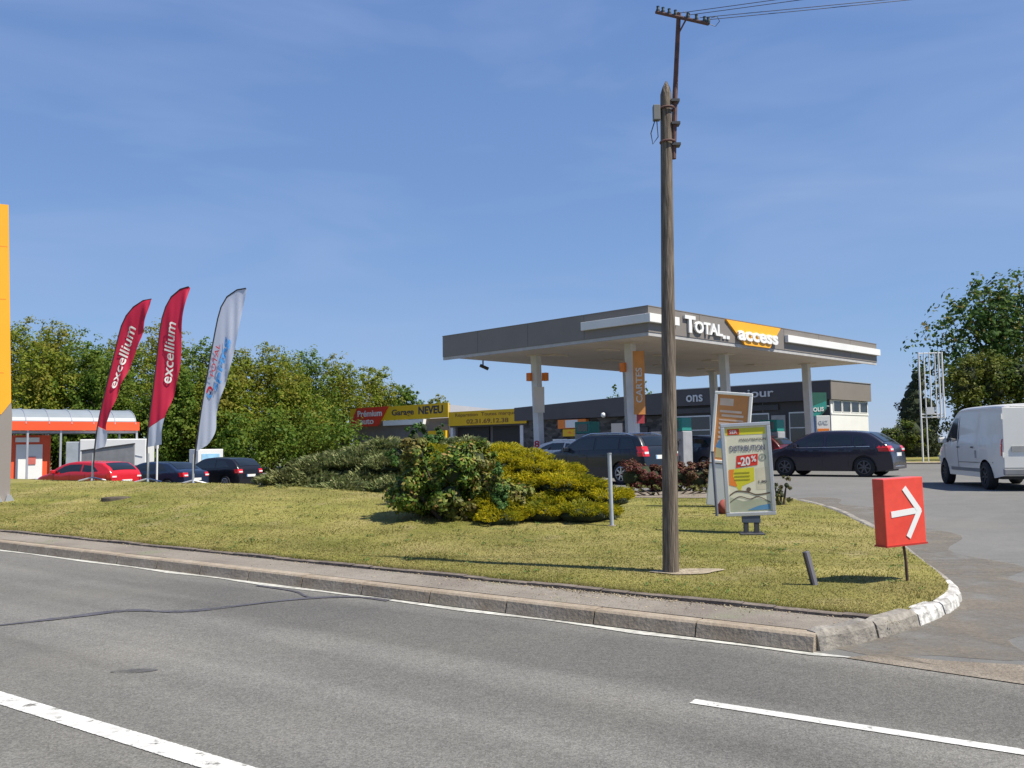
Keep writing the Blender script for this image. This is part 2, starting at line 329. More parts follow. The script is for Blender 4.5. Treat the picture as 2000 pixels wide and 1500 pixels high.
for i, p in enumerate(CKs):
    q = CKs[min(i + 1, len(CKs) - 1)]; r_ = CKs[max(i - 1, 0)]; tx, ty = q[0] - r_[0], q[1] - r_[1]; l = math.hypot(tx, ty); inner.append((p[0] - ty / l * .10, p[1] + tx / l * .10))
inn2 = [p for p in inner if ST(*p)[0] > 1.05]
lawn_poly += inn2 + [(3, 21.8), (1, 23.2), (-2, 25.5), (-7, 28), (-14, 31.5), (-26, 40), (-44, 52)]
def LWe(X, Y):
    s, t = ST(X, Y); return np.where(s < 1.6, np.maximum(LW(X, Y), G0(X, Y) + .1), LW(X, Y)) + .012 * np.array([mnoise.noise((float(a) * 1.3, float(b) * 1.3, 0)) for a, b in zip(np.ravel(X), np.ravel(Y))]).reshape(np.shape(X))
sheet('lawn', lawn_poly, LWe, M_lawn, .35)
LP = np.array(lawn_poly)
def in_lawn(x, y):
    x0, y0 = LP[:, 0], LP[:, 1]; x1, y1 = np.roll(x0, -1), np.roll(y0, -1); r = np.zeros(len(x), int)
    for a, b, c, d in zip(x0, y0, x1, y1):
        if b != d: r += ((b > y) != (d > y)) & (x < (c - a) * (y - b) / (d - b) + a)
    return r % 2 == 1
# corner kerb stones
M_st = mat('weathered_kerb_stone', (.17, .155, .135), .95, .3, 5, bump=.8, bscale=25, col2=(.30, .275, .235), fine=(18, .25))
M_sw = mat('whitewashed_kerb_stone', (.30, .29, .27), .9, .3, 7, bump=.8, bscale=25, col2=(.66, .65, .62), fine=(14, .35))
mb = MB()
def kz(p): return g0(*p)
cuts = {0: 0, 7: 0, 15: 1, 19: 1}
seg = len(CKs); bounds = [1, 9, 15, 19, 24, 31, 38, 45, 52, 58, 64, seg - 1]
for bi in range(len(bounds) - 1):
    i0, i1 = bounds[bi], bounds[bi + 1]; mb.cur = 1 if 2 <= bi <= 4 else 0; rows = []
    for j in range(i0, i1 + 1):
        p = np.array(CKs[j]); q = np.array(CKs[min(j + 1, seg - 1)]); r_ = np.array(CKs[j - 1]); tn = (q - r_) / np.linalg.norm(q - r_); nn = np.array((-tn[1], tn[0]))
        if j == i0: p = p + tn * .012
        if j == i1: p = p - tn * .012
        hgt = .135 if j < 16 else max(.07, .135 - (j - 16) * .003)
        wob = .014 * math.sin(j * 2.3 + bi) if j < 30 else 0; zb = kz(p); e = .018 * (j in (i0, i1))
        if bi == 0: hgt += .022 + .006 * math.sin(j)
        elif bi == 1: hgt += .015
        rows.append([(*(p - nn * .02), zb - .06), (*(p + nn * (wob * .5 + e)), zb + hgt * .7), (*(p + nn * (.03 + e)), zb + hgt - e), (*(p + nn * .13), zb + hgt + .004 - e), (*(p + nn * .17), zb + hgt * .6)])
    n = len(rows); mb.add([v for r_ in rows for v in r_], [(i * 5 + k, (i + 1) * 5 + k, (i + 1) * 5 + k + 1, i * 5 + k + 1) for i in range(n - 1) for k in range(4)] + [(0, 1, 2, 3, 4), tuple((n - 1) * 5 + k for k in (4, 3, 2, 1, 0))])
tag(mb.build('corner_kerb', [M_st, M_sw]), kind='structure')
# road markings & repairs
M_paint = mat('road_paint', (.50, .49, .455), .8, .1, 4, col2=(.60, .59, .55), fine=(16, .13))
def worn(m, scale, lo, hi, amin=0.0, amax=1.0, det=8):
    n = m.node_tree; b = n.nodes['Principled BSDF']; t_ = n.nodes.new('ShaderNodeTexCoord'); q = n.nodes.new('ShaderNodeTexNoise'); q.inputs['Scale'].default_value = scale; q.inputs['Detail'].default_value = det; q.inputs['Roughness'].default_value = .7
    mr = n.nodes.new('ShaderNodeMapRange'); mr.inputs['From Min'].default_value = lo; mr.inputs['From Max'].default_value = hi; mr.inputs['To Min'].default_value = amax; mr.inputs['To Max'].default_value = amin
    n.links.new(t_.outputs['Object'], q.inputs['Vector']); n.links.new(q.outputs['Fac'], mr.inputs['Value']); n.links.new(mr.outputs[0], b.inputs['Alpha'])
worn(M_paint, 9, .57, .64, .15)
def strip(name, pts, wid, m, z, ends=None):
    ps = cat(pts, 8) if len(pts) > 2 else pts; L_ = []; Rr = []
    for i, p in enumerate(ps):
        a, b = ps[max(i - 1, 0)], ps[min(i + 1, len(ps) - 1)]; tx, ty = b[0] - a[0], b[1] - a[1]; l = math.hypot(tx, ty); wv = wid(i / (len(ps) - 1)) if callable(wid) else wid
        L_.append((p[0] - ty / l * wv / 2, p[1] + tx / l * wv / 2, z)); Rr.append((p[0] + ty / l * wv / 2, p[1] - tx / l * wv / 2, z))
    n = len(ps); o = MB().add(L_ + Rr, [(i, i + 1, n + i + 1, n + i) for i in range(n - 1)]).build(name, m); return tag(o, kind='structure')
dirl = np.array((2.27, -1.56)) / math.hypot(2.27, 1.56)
def jag(a, b, n=60): return [(a[0] + (b[0] - a[0]) * i / n, a[1] + (b[1] - a[1]) * i / n) for i in range(n + 1)]
wj = lambda base: (lambda t: base * (1 + random.uniform(-.035, .035)))
strip('road_marking', jag((-3.45 - dirl[0] * 14, 6.03 - dirl[1] * 14), (-3.45 + dirl[0] * 9, 6.03 + dirl[1] * 9), 260), wj(.158), M_paint, .005)
strip('road_marking', jag((1.13, 5.765), (2.67, 4.74 + .035), 60) + jag((2.67, 4.775), (5.9, 2.64), 40)[1:], wj(.10), M_paint, .005)
M_tar = mat('tar_seal', (.055, .053, .066), .8, .2, 5, col2=(.09, .088, .10), fine=(30, .2))
worn(M_tar, 3.5, .50, .66, .25, 1)
strip('tar_crack_seal', [(-9, 5.3), (-6.6, 7.35), (-4.95, 8.47), (-4.45, 8.85), (-4.0, 9.2), (-3.6, 9.12), (-3.31, 9.13), (-2.9, 9.4), (-2.48, 9.7), (-2.1, 9.85), (-1.72, 9.84), (-1.35, 9.6)], lambda t: .05 + .10 * abs(math.sin(t * 13 + .6)) * (1 - t * .6) + random.uniform(0, .03), M_tar, .0075)
strip('tar_crack_seal', [(-3.1, 10.75), (-2.55, 10.3), (-2.35, 9.98), (-2.25, 9.85)], lambda t: .03 + .03 * (1 - t), M_tar, .0085)
M_dust = mat('road_dust', (.17, .145, .115), .95, .2, 3, col2=(.22, .19, .15), fine=(30, .2)); worn(M_dust, 2.2, .42, .64, 0, .6)
dl, dr = [], []
for j in range(3, len(CKs) - 8):
    p = np.array(CKs[j]); q = np.array(CKs[j + 1]); r_ = np.array(CKs[j - 1]); tn = (q - r_) / np.linalg.norm(q - r_); nn = np.array((tn[1], -tn[0])); w_ = .75 + .25 * math.sin(j * .7) + .5 * math.exp(-((j - 24) / 9) ** 2)
    a, b_, c__ = p - nn * .01, p + nn * w_ * .5, p + nn * w_
    for v_ in (a, b_, c__):
        s_0 = ST(*v_)[0]
        if s_0 < .06: v_ += NV * (.06 - s_0)
    dl.append([(*v, g0(*v) + .0085) for v in (a, b_, c__)])
n_ = len(dl); tag(MB().add([v for r_ in dl for v in r_], [(i * 3 + k, i * 3 + k + 1, (i + 1) * 3 + k + 1, (i + 1) * 3 + k) for i in range(n_ - 1) for k in range(2)]).build('road_dust', M_dust), kind='structure')
M_track = mat('worn_track', (.09, .088, .085), .8, .1, 1.5, fine=(50, .15), col2=(.12, .118, .115)); worn(M_track, 6, .45, .62, .0, .8)
mb = MB()
for k in range(14):
    a = 2 * math.pi * k / 14; mb.v.append((-2.85 + .14 * math.cos(a) + .1 * math.sin(a), 6.72 + .06 * math.sin(a) - .02 * math.cos(a), .005))
mb.f.append(list(range(14))); mb.mi.append(0)
tag(mb.build('oil_stain', M_track), kind='structure')
# far verge beyond the forecourt on the right
sheet('verge', [(16.5, 44.2), (19, 43.4), (26, 41), (36, 34), (60, 20), (90, 30), (80, 80), (30, 90), (22, 66), (20.5, 52)], G0, M_lawn, 3, .09)
tag(MB().tube([(16.5, 44.1, .55), (19, 43.3, .55), (26, 40.9, .55), (36, 33.9, .55), (60, 19.9, .55)], .07, 6).build('verge_kerb', M_kerb), kind='structure')

# ---------------------------------------------------------------- grass blades
M_blade = leafmat('grass_blade', [(0, (.16, .175, .030)), (.45, (.225, .215, .052)), (.8, (.285, .255, .085)), (1, (.36, .305, .14))], .3, cl=(.29, .245, .095), clscale=.9)
nb = 330000
s = .9 + 14.0 * rng.random(nb * 2) ** 1.8; t = rng.uniform(-24, 3.2, nb * 2)
x = K0[0] + NV[0] * s + DV[0] * t; y = K0[1] + NV[1] * s + DV[1] * t
d = np.hypot(x, y); keep = (rng.random(len(x)) < np.clip((11 / d) ** 2, .12, 1)) & (x / y > -.62) & (x / y < .62) & in_lawn(x, y)
x, y, d, s = x[keep], y[keep], d[keep], s[keep]; n = len(x); z = LWe(x, y)
tf = smv(np.sin(x * 3.1 + 2 * np.sin(y * 1.7)) * np.sin(y * 2.7 + 2 * np.sin(x * 1.3)), .55, .95); h = rng.uniform(.008, .024, n) * (1 + .9 * (s < 1.0) + 0.5 * tf); wd = np.clip(d * .0006, .005, .013) * rng.uniform(.7, 1.4, n); an = rng.uniform(0, 6.28, n); ln = rng.normal(size=(n, 2)) * .018
B = np.stack([x, y, z - .004], -1); w_ = np.stack([np.cos(an) * wd, np.sin(an) * wd, 0 * x], -1)
V = np.stack([B - w_, B + w_, B + np.concatenate([ln, h[:, None]], 1)], 1).reshape(-1, 3)
tag(npmesh('grass', V, np.arange(3 * n).reshape(n, 3), M_blade, rnd=rng.random(n)), kind='stuff')
# small flat weeds in the turf
k_ = 260; s = 1.0 + 6 * rng.random(k_) ** 1.3; t = rng.uniform(-20, 1.5, k_); x = K0[0] + NV[0] * s + DV[0] * t; y = K0[1] + NV[1] * s + DV[1] * t; ok = in_lawn(x, y); x, y = x[ok], y[ok]; k_ = len(x)
x = np.repeat(x, 9) + rng.normal(size=k_ * 9) * .035; y = np.repeat(y, 9) + rng.normal(size=k_ * 9) * .035
V, F = leaves(np.stack([x, y, LWe(x, y) + .018 + .012 * rng.random(len(x))], -1), np.stack([rng.normal(size=len(x)) * .45, rng.normal(size=len(x)) * .45, np.ones(len(x))], -1), .05, .4)
tag(npmesh('weeds', V, F, leafmat('weed_leaves', [(0, (.05, .10, .02)), (.8, (.12, .18, .04)), (1, (.30, .25, .10))], .2), rnd=rng.random(len(F))), kind='stuff')
# grit and dead bits along the pavement edge
n = 2600; s = .62 + .22 * rng.random(n) ** .5; t = rng.uniform(-16, .6, n); t = np.where(rng.random(n) < .5, rng.normal(-2.5, 1.1, n), t); s = np.where(rng.random(n) < .25, .2 + .6 * rng.random(n), s)
x = K0[0] + NV[0] * s + DV[0] * t; y = K0[1] + NV[1] * s + DV[1] * t
V, F = leaves(np.stack([x, y, .149 + .006 * rng.random(n)], -1), np.stack([rng.normal(size=n) * .4, rng.normal(size=n) * .4, np.ones(n)], -1), .022, .5)
tag(npmesh('dry_litter', V, F, leafmat('dry_litter', [(0, (.2, .15, .08)), (1, (.45, .38, .25))], .1), rnd=rng.random(n)), kind='stuff')
# ================================================================ shared object materials
M_grey = mat('fascia_grey', (.198, .176, .158), .55, .05, 1.2)
M_white = mat('white_panel', (.72, .72, .70), .5, .05, 1)
M_white2 = mat('white_letters', (.74, .74, .72), .4, .03, 1)
M_soff = mat('soffit', (.66, .58, .49), .7, .07, .7)
M_col = mat('column_paint', (.66, .66, .66), .6, .08, 2)
M_dark = mat('dark_grey', (.055, .055, .058), .5, .1, 2)
M_shop = mat('shop_wall_and_shade', (.055, .052, .053), .6, .1, 1)
M_orange = mat('orange_panel', (.80, .22, .03), .5, .05, 2)
M_amber = mat('amber_panel', (.86, .40, .02), .45, .04, 1)
M_yellow = mat('yellow_sign', (.74, .45, .01), .5, .06, 1)
M_red = mat('red_panel', (.66, .035, .02), .45, .06, 1)
M_black = mat('black_plastic', (.02, .02, .022), .5, .1, 3)
M_rub = mat('rubber', (.018, .018, .019), .85, .15, 6)
M_glass = mat('dark_glass', (.012, .016, .018), .06, .1, 1, spec=.8)
M_alu = mat('aluminium', (.55, .56, .58), .35, .06, 4, metal=.6)
M_steel = mat('galvanised', (.33, .35, .37), .5, .15, 8, metal=.3)
M_teal = mat('teal_panel', (.02, .22, .19), .5, .05, 1)
M_green = mat('green_letters', (.015, .18, .12), .5)
M_txt = mat('dark_letters', (.05, .045, .06), .6)
M_redtxt = mat('red_letters', (.55, .02, .03), .5)
X, Yv, Zv = Vector((1, 0, 0)), Vector((0, 1, 0)), Vector((0, 0, 1))

# ================================================================ canopy
CF = (4.38, 27.93, .5); CA = R(44.5)
can = empty('fuel_canopy', CF, CA, 'large flat grey canopy on square posts, white letters and orange banner on its edge', 'canopy')
W_, D_ = 17.2, 10.2
MB().box(.12, .12, 4.78, W_ - .12, D_ - .12, 5.3).build('roof', mat('roof_felt', (.2, .2, .2), .9), can)
mb = MB()
mb.box(.0, .0, 4.72, W_, .1, 5.55).box(.0, D_ - .1, 4.72, W_, D_, 5.55).box(0, .1, 4.72, .1, D_ - .1, 5.55).box(W_ - .1, .1, 4.72, W_, D_ - .1, 5.55)
mb.box(-.012, -.012, 5.55, W_ + .012, .13, 5.575).box(-.012, D_ - .13, 5.55, W_ + .012, D_ + .012, 5.575).box(-.012, .13, 5.55, .13, D_ - .13, 5.575).box(W_ - .13, .13, 5.55, W_ + .012, D_ - .13, 5.575)
mb.build('fascia', M_grey, can)
mb = MB()
for i in range(12):
    y0 = .1 + i * (D_ - .2) / 12; mb.box(.1, y0 + .012, 4.70, W_ - .1, y0 + (D_ - .2) / 12 - .012, 4.74)
mb.build('soffit', M_soff, can)
MB().box(.02, .02, 4.60, W_ - .02, .1, 4.715).box(.02, .1, 4.60, .1, D_, 4.715).build('drip_edge', mat('drip_edge', (.42, .41, .40), .6), can)
def lstrip(x0, y0, x1, y1, z0, z1): MB().box(x0, y0, z0, x1, y1, z1, bev=.01).build('light_strip', M_white, can)
for k in range(1, 6): MB().box(k * 2.9, -.004, 4.73, k * 2.9 + .012, -.001, 5.54).build('panel_joint', M_dark, can)
for k in range(1, 4): MB().box(-.004, k * 2.7, 4.73, -.001, k * 2.7 + .012, 5.54).build('panel_joint', M_dark, can)
lstrip(-.13, -.16, 1.5, -.002, 5.02, 5.30); lstrip(8.75, -.16, W_ + .04, -.002, 5.02, 5.30); lstrip(-.13, -.0, -.002, 2.75, 5.02, 5.30)
mb = MB(); text(mb, 'T', (1.92, -.02, 4.86), (.62, 0, 0), (0, 0, .58), (0, -1, 0), .07, .035); text(mb, 'OTAL', (2.5, -.02, 4.88), (1.72, 0, 0), (0, 0, .42), (0, -1, 0), .07, .035)
mb.build('lettering', M_white2, can)
mb = MB(); mb.box(4.28, -.05, 4.82, 4.46, -.003, 4.94).box(4.52, -.05, 4.82, 4.72, -.003, 4.94); mb.build('small_mark', M_white, can)
bn = MB().prism([(4.5, 5.52), (8.35, 5.52), (7.5, 4.70), (5.72, 4.70)], -.07, -.002).build('banner_panel', M_amber, can)
mb = MB(); text(mb, 'access', (5.18, -.072, 4.84), (2.85, 0, 0), (0, 0, .36), (0, -1, 0), .06, .035); mb.build('lettering', M_white2, bn)
posts = [(1.95, 2.2), (8.0, 2.2), (14.85, 2.2), (2.35, 7.2), (8.15, 7.2), (15.0, 7.2)]
for i, (x, y) in enumerate(posts):
    rot = Matrix.Rotation(-CA, 3, 'Z'); lean = rot @ Vector((.12, 0, 0)) * -1
    t_, b_ = Vector((x, y, 4.70)) + lean * .5, Vector((x, y, .02)) - lean * .5
    mb = MB(); a = .145
    mb.add([tuple(b_ + Vector((dx * a, dy * a, 0))) for dx, dy in ((-1, -1), (1, -1), (1, 1), (-1, 1))] + [tuple(t_ + Vector((dx * a, dy * a, 0))) for dx, dy in ((-1, -1), (1, -1), (1, 1), (-1, 1))],
           [(0, 3, 2, 1), (4, 5, 6, 7), (0, 1, 5, 4), (1, 2, 6, 5), (2, 3, 7, 6), (3, 0, 4, 7)])
    p = mb.build('column', M_col, can)
    MB().box(x - .3, y - .3, 4.66, x + .3, y + .3, 4.698).build('column_head', M_soff, p)
    if i in (0, 3):
        for sx in (-1, 1):
            MB().box(x - .09 + sx * .31 * .7, y - .1 - sx * .31 * .7, 3.68, x + .09 + sx * .31 * .7, y + .1 - sx * .31 * .7, 4.0).build('number_box', M_orange, p)
mb = MB()
for x in (2.5, 6, 9.5, 13): 
    for y in (3.8, 6.4): mb.box(x, y, 4.64, x + .9, y + .5, 4.699)
for bx in range(8): pass
k = 0
for x in (2.5, 6, 9.5, 13):
    for y in (3.8, 6.4): MB().box(x, y, 4.645, x + .8, y + .5, 4.699, bev=.01).build('ceiling_light', M_soff, can)
# column notices in the world frame (x toward the right of the view)
def world(px_, Y_, z_): return Vector(((px_ - 1000) / FPX * Y_, Y_, z_))
def local(o, v): return o.matrix_world.inverted() @ Vector(v)
bpy.context.view_layer.update()
def cbox(name, px0, px1, Y_, z0, z1, m, parent, dep=.06):
    """thin box facing the road, standing at depth Y_, as part of parent"""
    x0, x1 = (px0 - 1000) / FPX * Y_, (px1 - 1000) / FPX * Y_; Mi = parent.matrix_world.inverted() if parent else Matrix()
    mb = MB(); mb.box(x0, Y_, z0, x1, Y_ + dep, z1, M=Mi); return mb.build(name, m, parent)
c1 = [o for o in can.children if o.name.startswith('column')]
mb = MB()
n1 = cbox('notice', 1043, 1063, 34.0, 2.9, 3.95 - .05, M_soff, can); cbox('notice_stripe', 1056, 1062.5, 33.95, 2.95, 3.8, M_orange, n1, .04)
nb_ = MB(); text(nb_, '8', local(can, world(1042, 33.94, 1.55)), can.matrix_world.inverted().to_3x3() @ Vector((.2, 0, 0)), (0, 0, .28), can.matrix_world.inverted().to_3x3() @ Vector((0, -1, 0)), .01, .03); nb_.build('column_number', M_redtxt, can)
nb_ = MB(); text(nb_, '1', local(can, world(1235, 30.2, 1.7)), can.matrix_world.inverted().to_3x3() @ Vector((.1, 0, 0)), (0, 0, .26), can.matrix_world.inverted().to_3x3() @ Vector((0, -1, 0)), .01, .03); nb_.build('column_number', M_redtxt, can)
cbox('notice', 1243, 1258, 30.2, 2.35, 3.15, mat('dull_red', (.42, .05, .06), .5, .05), can)
# hanging price banner on the second column
bw = empty('column_banner', (4.42, 30.0, 2.7), 0, 'narrow orange banner with pale letters on the canopy post left of the utility pole', 'banner')
MB().box(-.28, -.03, -.05, .11, .0, 2.12).build('cloth', mat('banner_orange', (.62, .25, .06), .6, .15, 2), bw)
mb = MB(); text(mb, 'CARTES', (.02, -.034, .35), (0, 0, 1.2), (-.22, 0, 0), (0, -1, 0), .006, .02); mb.build('lettering', M_soff, bw)
# security camera
sc_ = empty('security_camera', (-1.2, 36.6, 5.0), 0, 'small dark camera on a stalk under the far left edge of the canopy', 'camera')
MB().tube([(0, 0, .2), (0, 0, 0), (.05, 0, -.04)], .03, 8).build('bracket', M_dark, sc_); MB().tube([(-.12, 0, 0), (.22, -.05, -.16)], .07, 10).build('housing', M_dark, sc_)

# pumps and islands
def pump(x, y, lab):
    p = empty('fuel_pump', tuple(can.matrix_world @ Vector((x, y, .15))), CA, lab, 'fuel pump', 'pumps under the canopy')
    MB().box(-.3, -.45, 0, .3, .45, 1.45, bev=.03).build('cabinet', mat('pump_grey', (.30, .31, .33), .5), p)
    MB().box(-.31, -.42, 1.452, .31, .42, 1.95, bev=.03).build('head', M_teal, p)
    MB().box(-.32, -.28, 1.55, -.312, .28, 1.85).box(.312, -.28, 1.55, .32, .28, 1.85).build('display', M_glass, p)
    for yy in (-.3, 0, .3):
        n_ = MB().tube([(-.33, yy, 1.15), (-.40, yy, 1.08), (-.38, yy, .95)], .03, 8).build('nozzle', M_black, p)
        MB().tube([(-.38, yy, .95), (-.50, yy, .5), (-.36, yy, .22), (-.33, yy, .55)], .014, 6).build('hose', M_rub, n_)
    return p
for x, y, lab in ((4.6, 2.2, 'teal topped fuel pump just right of the utility pole'), (11.5, 2.2, 'teal topped fuel pump behind the poster stand on the near island'), (5.3, 7.2, 'fuel pump on the far island between two canopy posts'), (11.6, 7.2, 'fuel pump at the right end of the far island')): pump(x, y, lab)
for y in (2.2, 7.2):
    mb = MB(); mb.box(-.2 + 1, y - .55, -.02, 16, y + .55, .15, M=Matrix.Translation(CF) @ Matrix.Rotation(CA, 4, 'Z'), bev=.02); tag(mb.build('pump_island', M_kerb), kind='structure')
bpy.context.view_layer.update()

# ================================================================ shop
SH = empty('shop_building', (17.0, 47.0, .5), CA + R(.5), 'long low shop with dark front and white end wall with small windows', 'shop')
bpy.context.view_layer.update()
M_stone = bpy.data.materials.new('stone_wall'); M_stone.use_nodes = True; n = M_stone.node_tree; b = n.nodes['Principled BSDF']; b.inputs['Roughness'].default_value = .95
tcn = n.nodes.new('ShaderNodeTexCoord'); mpn = n.nodes.new('ShaderNodeMapping'); mpn.inputs['Scale'].default_value = (1, 1, 2.2); vo = n.nodes.new('ShaderNodeTexVoronoi'); vo.inputs['Scale'].default_value = 2.6
rp = n.nodes.new('ShaderNodeValToRGB'); sp_ = n.nodes.new('ShaderNodeSeparateColor'); n.links.new(tcn.outputs['Object'], mpn.inputs[0]); n.links.new(mpn.outputs[0], vo.inputs['Vector']); n.links.new(vo.outputs['Color'], sp_.inputs[0]); n.links.new(sp_.outputs[0], rp.inputs[0]); n.links.new(rp.outputs[0], b.inputs['Base Color'])
rp.color_ramp.elements[0].color = (.035, .034, .032, 1); rp.color_ramp.elements[1].color = (.13, .12, .11, 1)
# local x along the end wall, local y along the front (recedes left), outward front = -x
MB().box(.0, .0, -.1, 4.7, 4.0, 3.38).build('end_block', M_white, SH)
MB().box(.06, 4.0, -.1, 9, 10.3, 3.38).build('front_wall', M_shop, SH); MB().box(-.0015, .05, -.1, -.0005, 3.99, 3.38).build('front_shade_sheet', M_shop, SH)  # thin dark sheet paints the front's shadow over the white end block
MB().box(.06, 10.3, -.1, 9, 23.4, 2.9).build('stone_wall', M_stone, SH)
M_pf = mat('shaded_parapet', (.085, .078, .078), .6, .08, 1); MB().box(-.2, -.15, 3.4, 4.85, 4.0, 4.4).build('parapet', M_grey, SH); MB().box(-.25, -.14, 3.39, -.201, 4.0, 4.41).box(-.25, 4.0, 3.4, 9, 10.3, 4.4).build('front_parapet', M_pf, SH)  # front parapet colour darkened to carry the shade on that side
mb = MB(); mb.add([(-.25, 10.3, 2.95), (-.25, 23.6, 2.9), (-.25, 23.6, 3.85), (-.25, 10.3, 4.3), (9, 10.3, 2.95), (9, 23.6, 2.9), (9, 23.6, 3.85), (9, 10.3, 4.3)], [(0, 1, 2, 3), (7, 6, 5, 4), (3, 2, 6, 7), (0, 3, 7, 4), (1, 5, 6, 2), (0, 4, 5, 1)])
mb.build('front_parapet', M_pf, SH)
MB().box(-.29, -.19, 4.4, 4.89, 4.0, 4.44).box(-.29, 4.0, 4.4, 9.04, 10.34, 4.44).build('coping', M_alu, SH)
mb = MB(); text(mb, 'Bonjour', (-.262, 6.3, 3.55), (0, -3.15, 0), (0, 0, .62), (-1, 0, 0), .05, .012); mb.build('lettering', M_white, SH)
mb = MB(); text(mb, 'ons', (-.262, 8.9, 3.62), (0, -1.15, 0), (0, 0, .42), (-1, 0, 0), .05, .012); mb.build('lettering', M_white, SH)
for k in range(4):
    x0 = .25 + k * 1.1
    wf = MB().box(x0, -.04, 2.72, x0 + 1.02, -.0, 2.76).box(x0, -.04, 3.33, x0 + 1.02, 0, 3.37).box(x0, -.04, 2.76, x0 + .05, 0, 3.33).box(x0 + .97, -.04, 2.76, x0 + 1.02, 0, 3.33).build('window', M_white2, SH)
    MB().box(x0 + .05, -.02, 2.76, x0 + .97, -.004, 3.33).build('pane', M_glass, wf)
MB().box(.0, -.03, 2.6, 4.7, -.002, 2.70).build('ledge', M_white2, SH)
yy = 1.2
for k, (y0, y1) in enumerate(((.5, 2.4), (3.6, 5.4), (5.5, 7.3), (7.4, 9.9))):
    wf = MB().box(-.04, y0, .1, .04 if k > 1 else -.002, y0 + .06, 2.8).box(-.04, y1 - .06, .1, -.002, y1, 2.8).box(-.04, y0 + .06, 2.72, -.002, y1 - .06, 2.8).box(-.04, y0 + .06, .1, -.002, y1 - .06, .2).box(-.04, y0 + .06, 1.9, -.002, y1 - .06, 1.96).build('window', M_alu, SH)
    MB().box(-.02, y0 + .06, .2, -.004, y1 - .06, 1.9).box(-.02, y0 + .06, 1.96, -.004, y1 - .06, 2.72).build('pane', M_glass, wf)
MB().box(-.07, 2.62, .1, -.003, 3.45, 2.65).build('door', mat('grey_door', (.38, .38, .37), .6), SH)
MB().box(-.1, 3.0, 2.95, .04, 10.0, 3.25).build('awning_band', M_dark, SH)
# signs on the stone wall
w1 = MB().box(-.36, 16.8, 2.25, -.02, 19.3, 2.85).build('wall_sign', M_orange, SH); MB().box(-.37, 17.5, 2.3, -.362, 18.6, 2.82).build('sign_panel', M_white, w1)
w1 = MB().box(-.30, 16.4, 1.72, -.02, 18.9, 2.2).build('wall_sign', M_yellow, SH)
mb = MB(); text(mb, '4.200', (-.305, 18.5, 1.88), (0, -1.6, 0), (0, 0, .2), (-1, 0, 0), .01, .02); mb.build('lettering', M_orange, w1)
MB().box(-.12, 18.7, .55, .05, 20.0, 1.55).build('wall_notice', M_white, SH)
bm = bmesh.new(); bmesh.ops.create_uvsphere(bm, u_segments=12, v_segments=8, radius=.17)
me = bpy.data.meshes.new('wall_lamp'); bmesh.ops.translate(bm, verts=bm.verts, vec=(-.45, 15.2, 3.05)); bm.to_mesh(me); bm.free(); link('wall_lamp', me, M_white2, SH, True)
MB().box(-.42, 15.16, 3.1, -.25, 15.24, 3.2).build('lamp_arm', M_dark, SH)
MB().box(-.02, 12.0, -.05, .05, 13.6, 2.2).build('door', M_dark, SH)
MB().box(-.06, 11.0, 1.2, .05, 11.7, 1.9).build('wall_notice', M_soff, SH); MB().box(-.04, 14, 1.9, .05, 14.9, 2.5).build('wall_notice', M_soff, SH)
# teal projecting sign and price board beside the shop corner
ps = empty('projecting_sign', (15.6, 45.6, 2.9), R(10), 'teal and dark green projecting sign with pale letters at the shop corner', 'sign')
MB().prism([(-.35, .05), (.05, -.25), (.75, .45), (.75, 1.3), (-.35, 1.3)], 0, .06).build('panel', mat('sign_green', (.02, .10, .07), .5), ps)
MB().prism([(-.32, .2), (.02, -.1), (.25, .1), (.72, .52), (.72, .85), (-.32, .5)], -.02, -.003).build('teal_band', M_teal, ps)
mb = MB(); text(mb, 'COLIS', (-.25, -.024, .28), (.8, 0, .05), (0, 0, .22), (0, -1, 0), .02, .02); mb.build('lettering', M_white, ps)
MB().tube([(.6, .05, .6), (1.1, .4, .6)], .03, 6).build('bracket', M_steel, ps)
pb = empty('price_board', (15.5, 44.0, .5), R(-6), 'upright white, orange and yellow board in front of the shop end wall', 'sign')
MB().box(-.32, 0, 0, .34, .12, 2.45, bev=.02).build('frame', M_white, pb)
MB().box(-.27, -.012, .6, .29, -.002, 1.35).build('yellow_panel', M_yellow, pb); MB().box(-.27, -.012, 1.36, .29, -.002, 1.8).build('orange_panel', M_orange, pb)
mb = MB(); text(mb, 'GAZ', (-.22, -.003, 2.0), (.45, 0, 0), (0, 0, .2), (0, -1, 0), .01, .01); mb.build('lettering', mat('grey_letters', (.4, .45, .5)), pb)
mb = MB(); text(mb, '1.40', (-.2, -.013, 1.48), (.4, 0, 0), (0, 0, .18), (0, -1, 0), .006, .02); mb.build('lettering', M_redtxt, pb)
bp_ = empty('banner_post', (14.6, 43.2, .5), 0, 'slim white post carrying a narrow blue banner, left of the price board', 'post')
MB().tube([(0, 0, 0), (0, 0, 2.5)], .05, 8).build('pole', M_white, bp_); MB().box(.05, -.02, .5, .26, .02, 2.4).build('cloth', mat('deep_blue', (.02, .06, .16), .6), bp_)

# ================================================================ garage
GA = empty('garage_building', (1.2, 63.0, .5), CA, 'garage workshop with yellow name boards across its front, half hidden by bushes', 'garage')
bpy.context.view_layer.update(); Gi = GA.matrix_world.inverted()
M_garage = mat('garage_wall', (.16, .15, .145), .8, .1, 1)  # plain grey for the garage walls
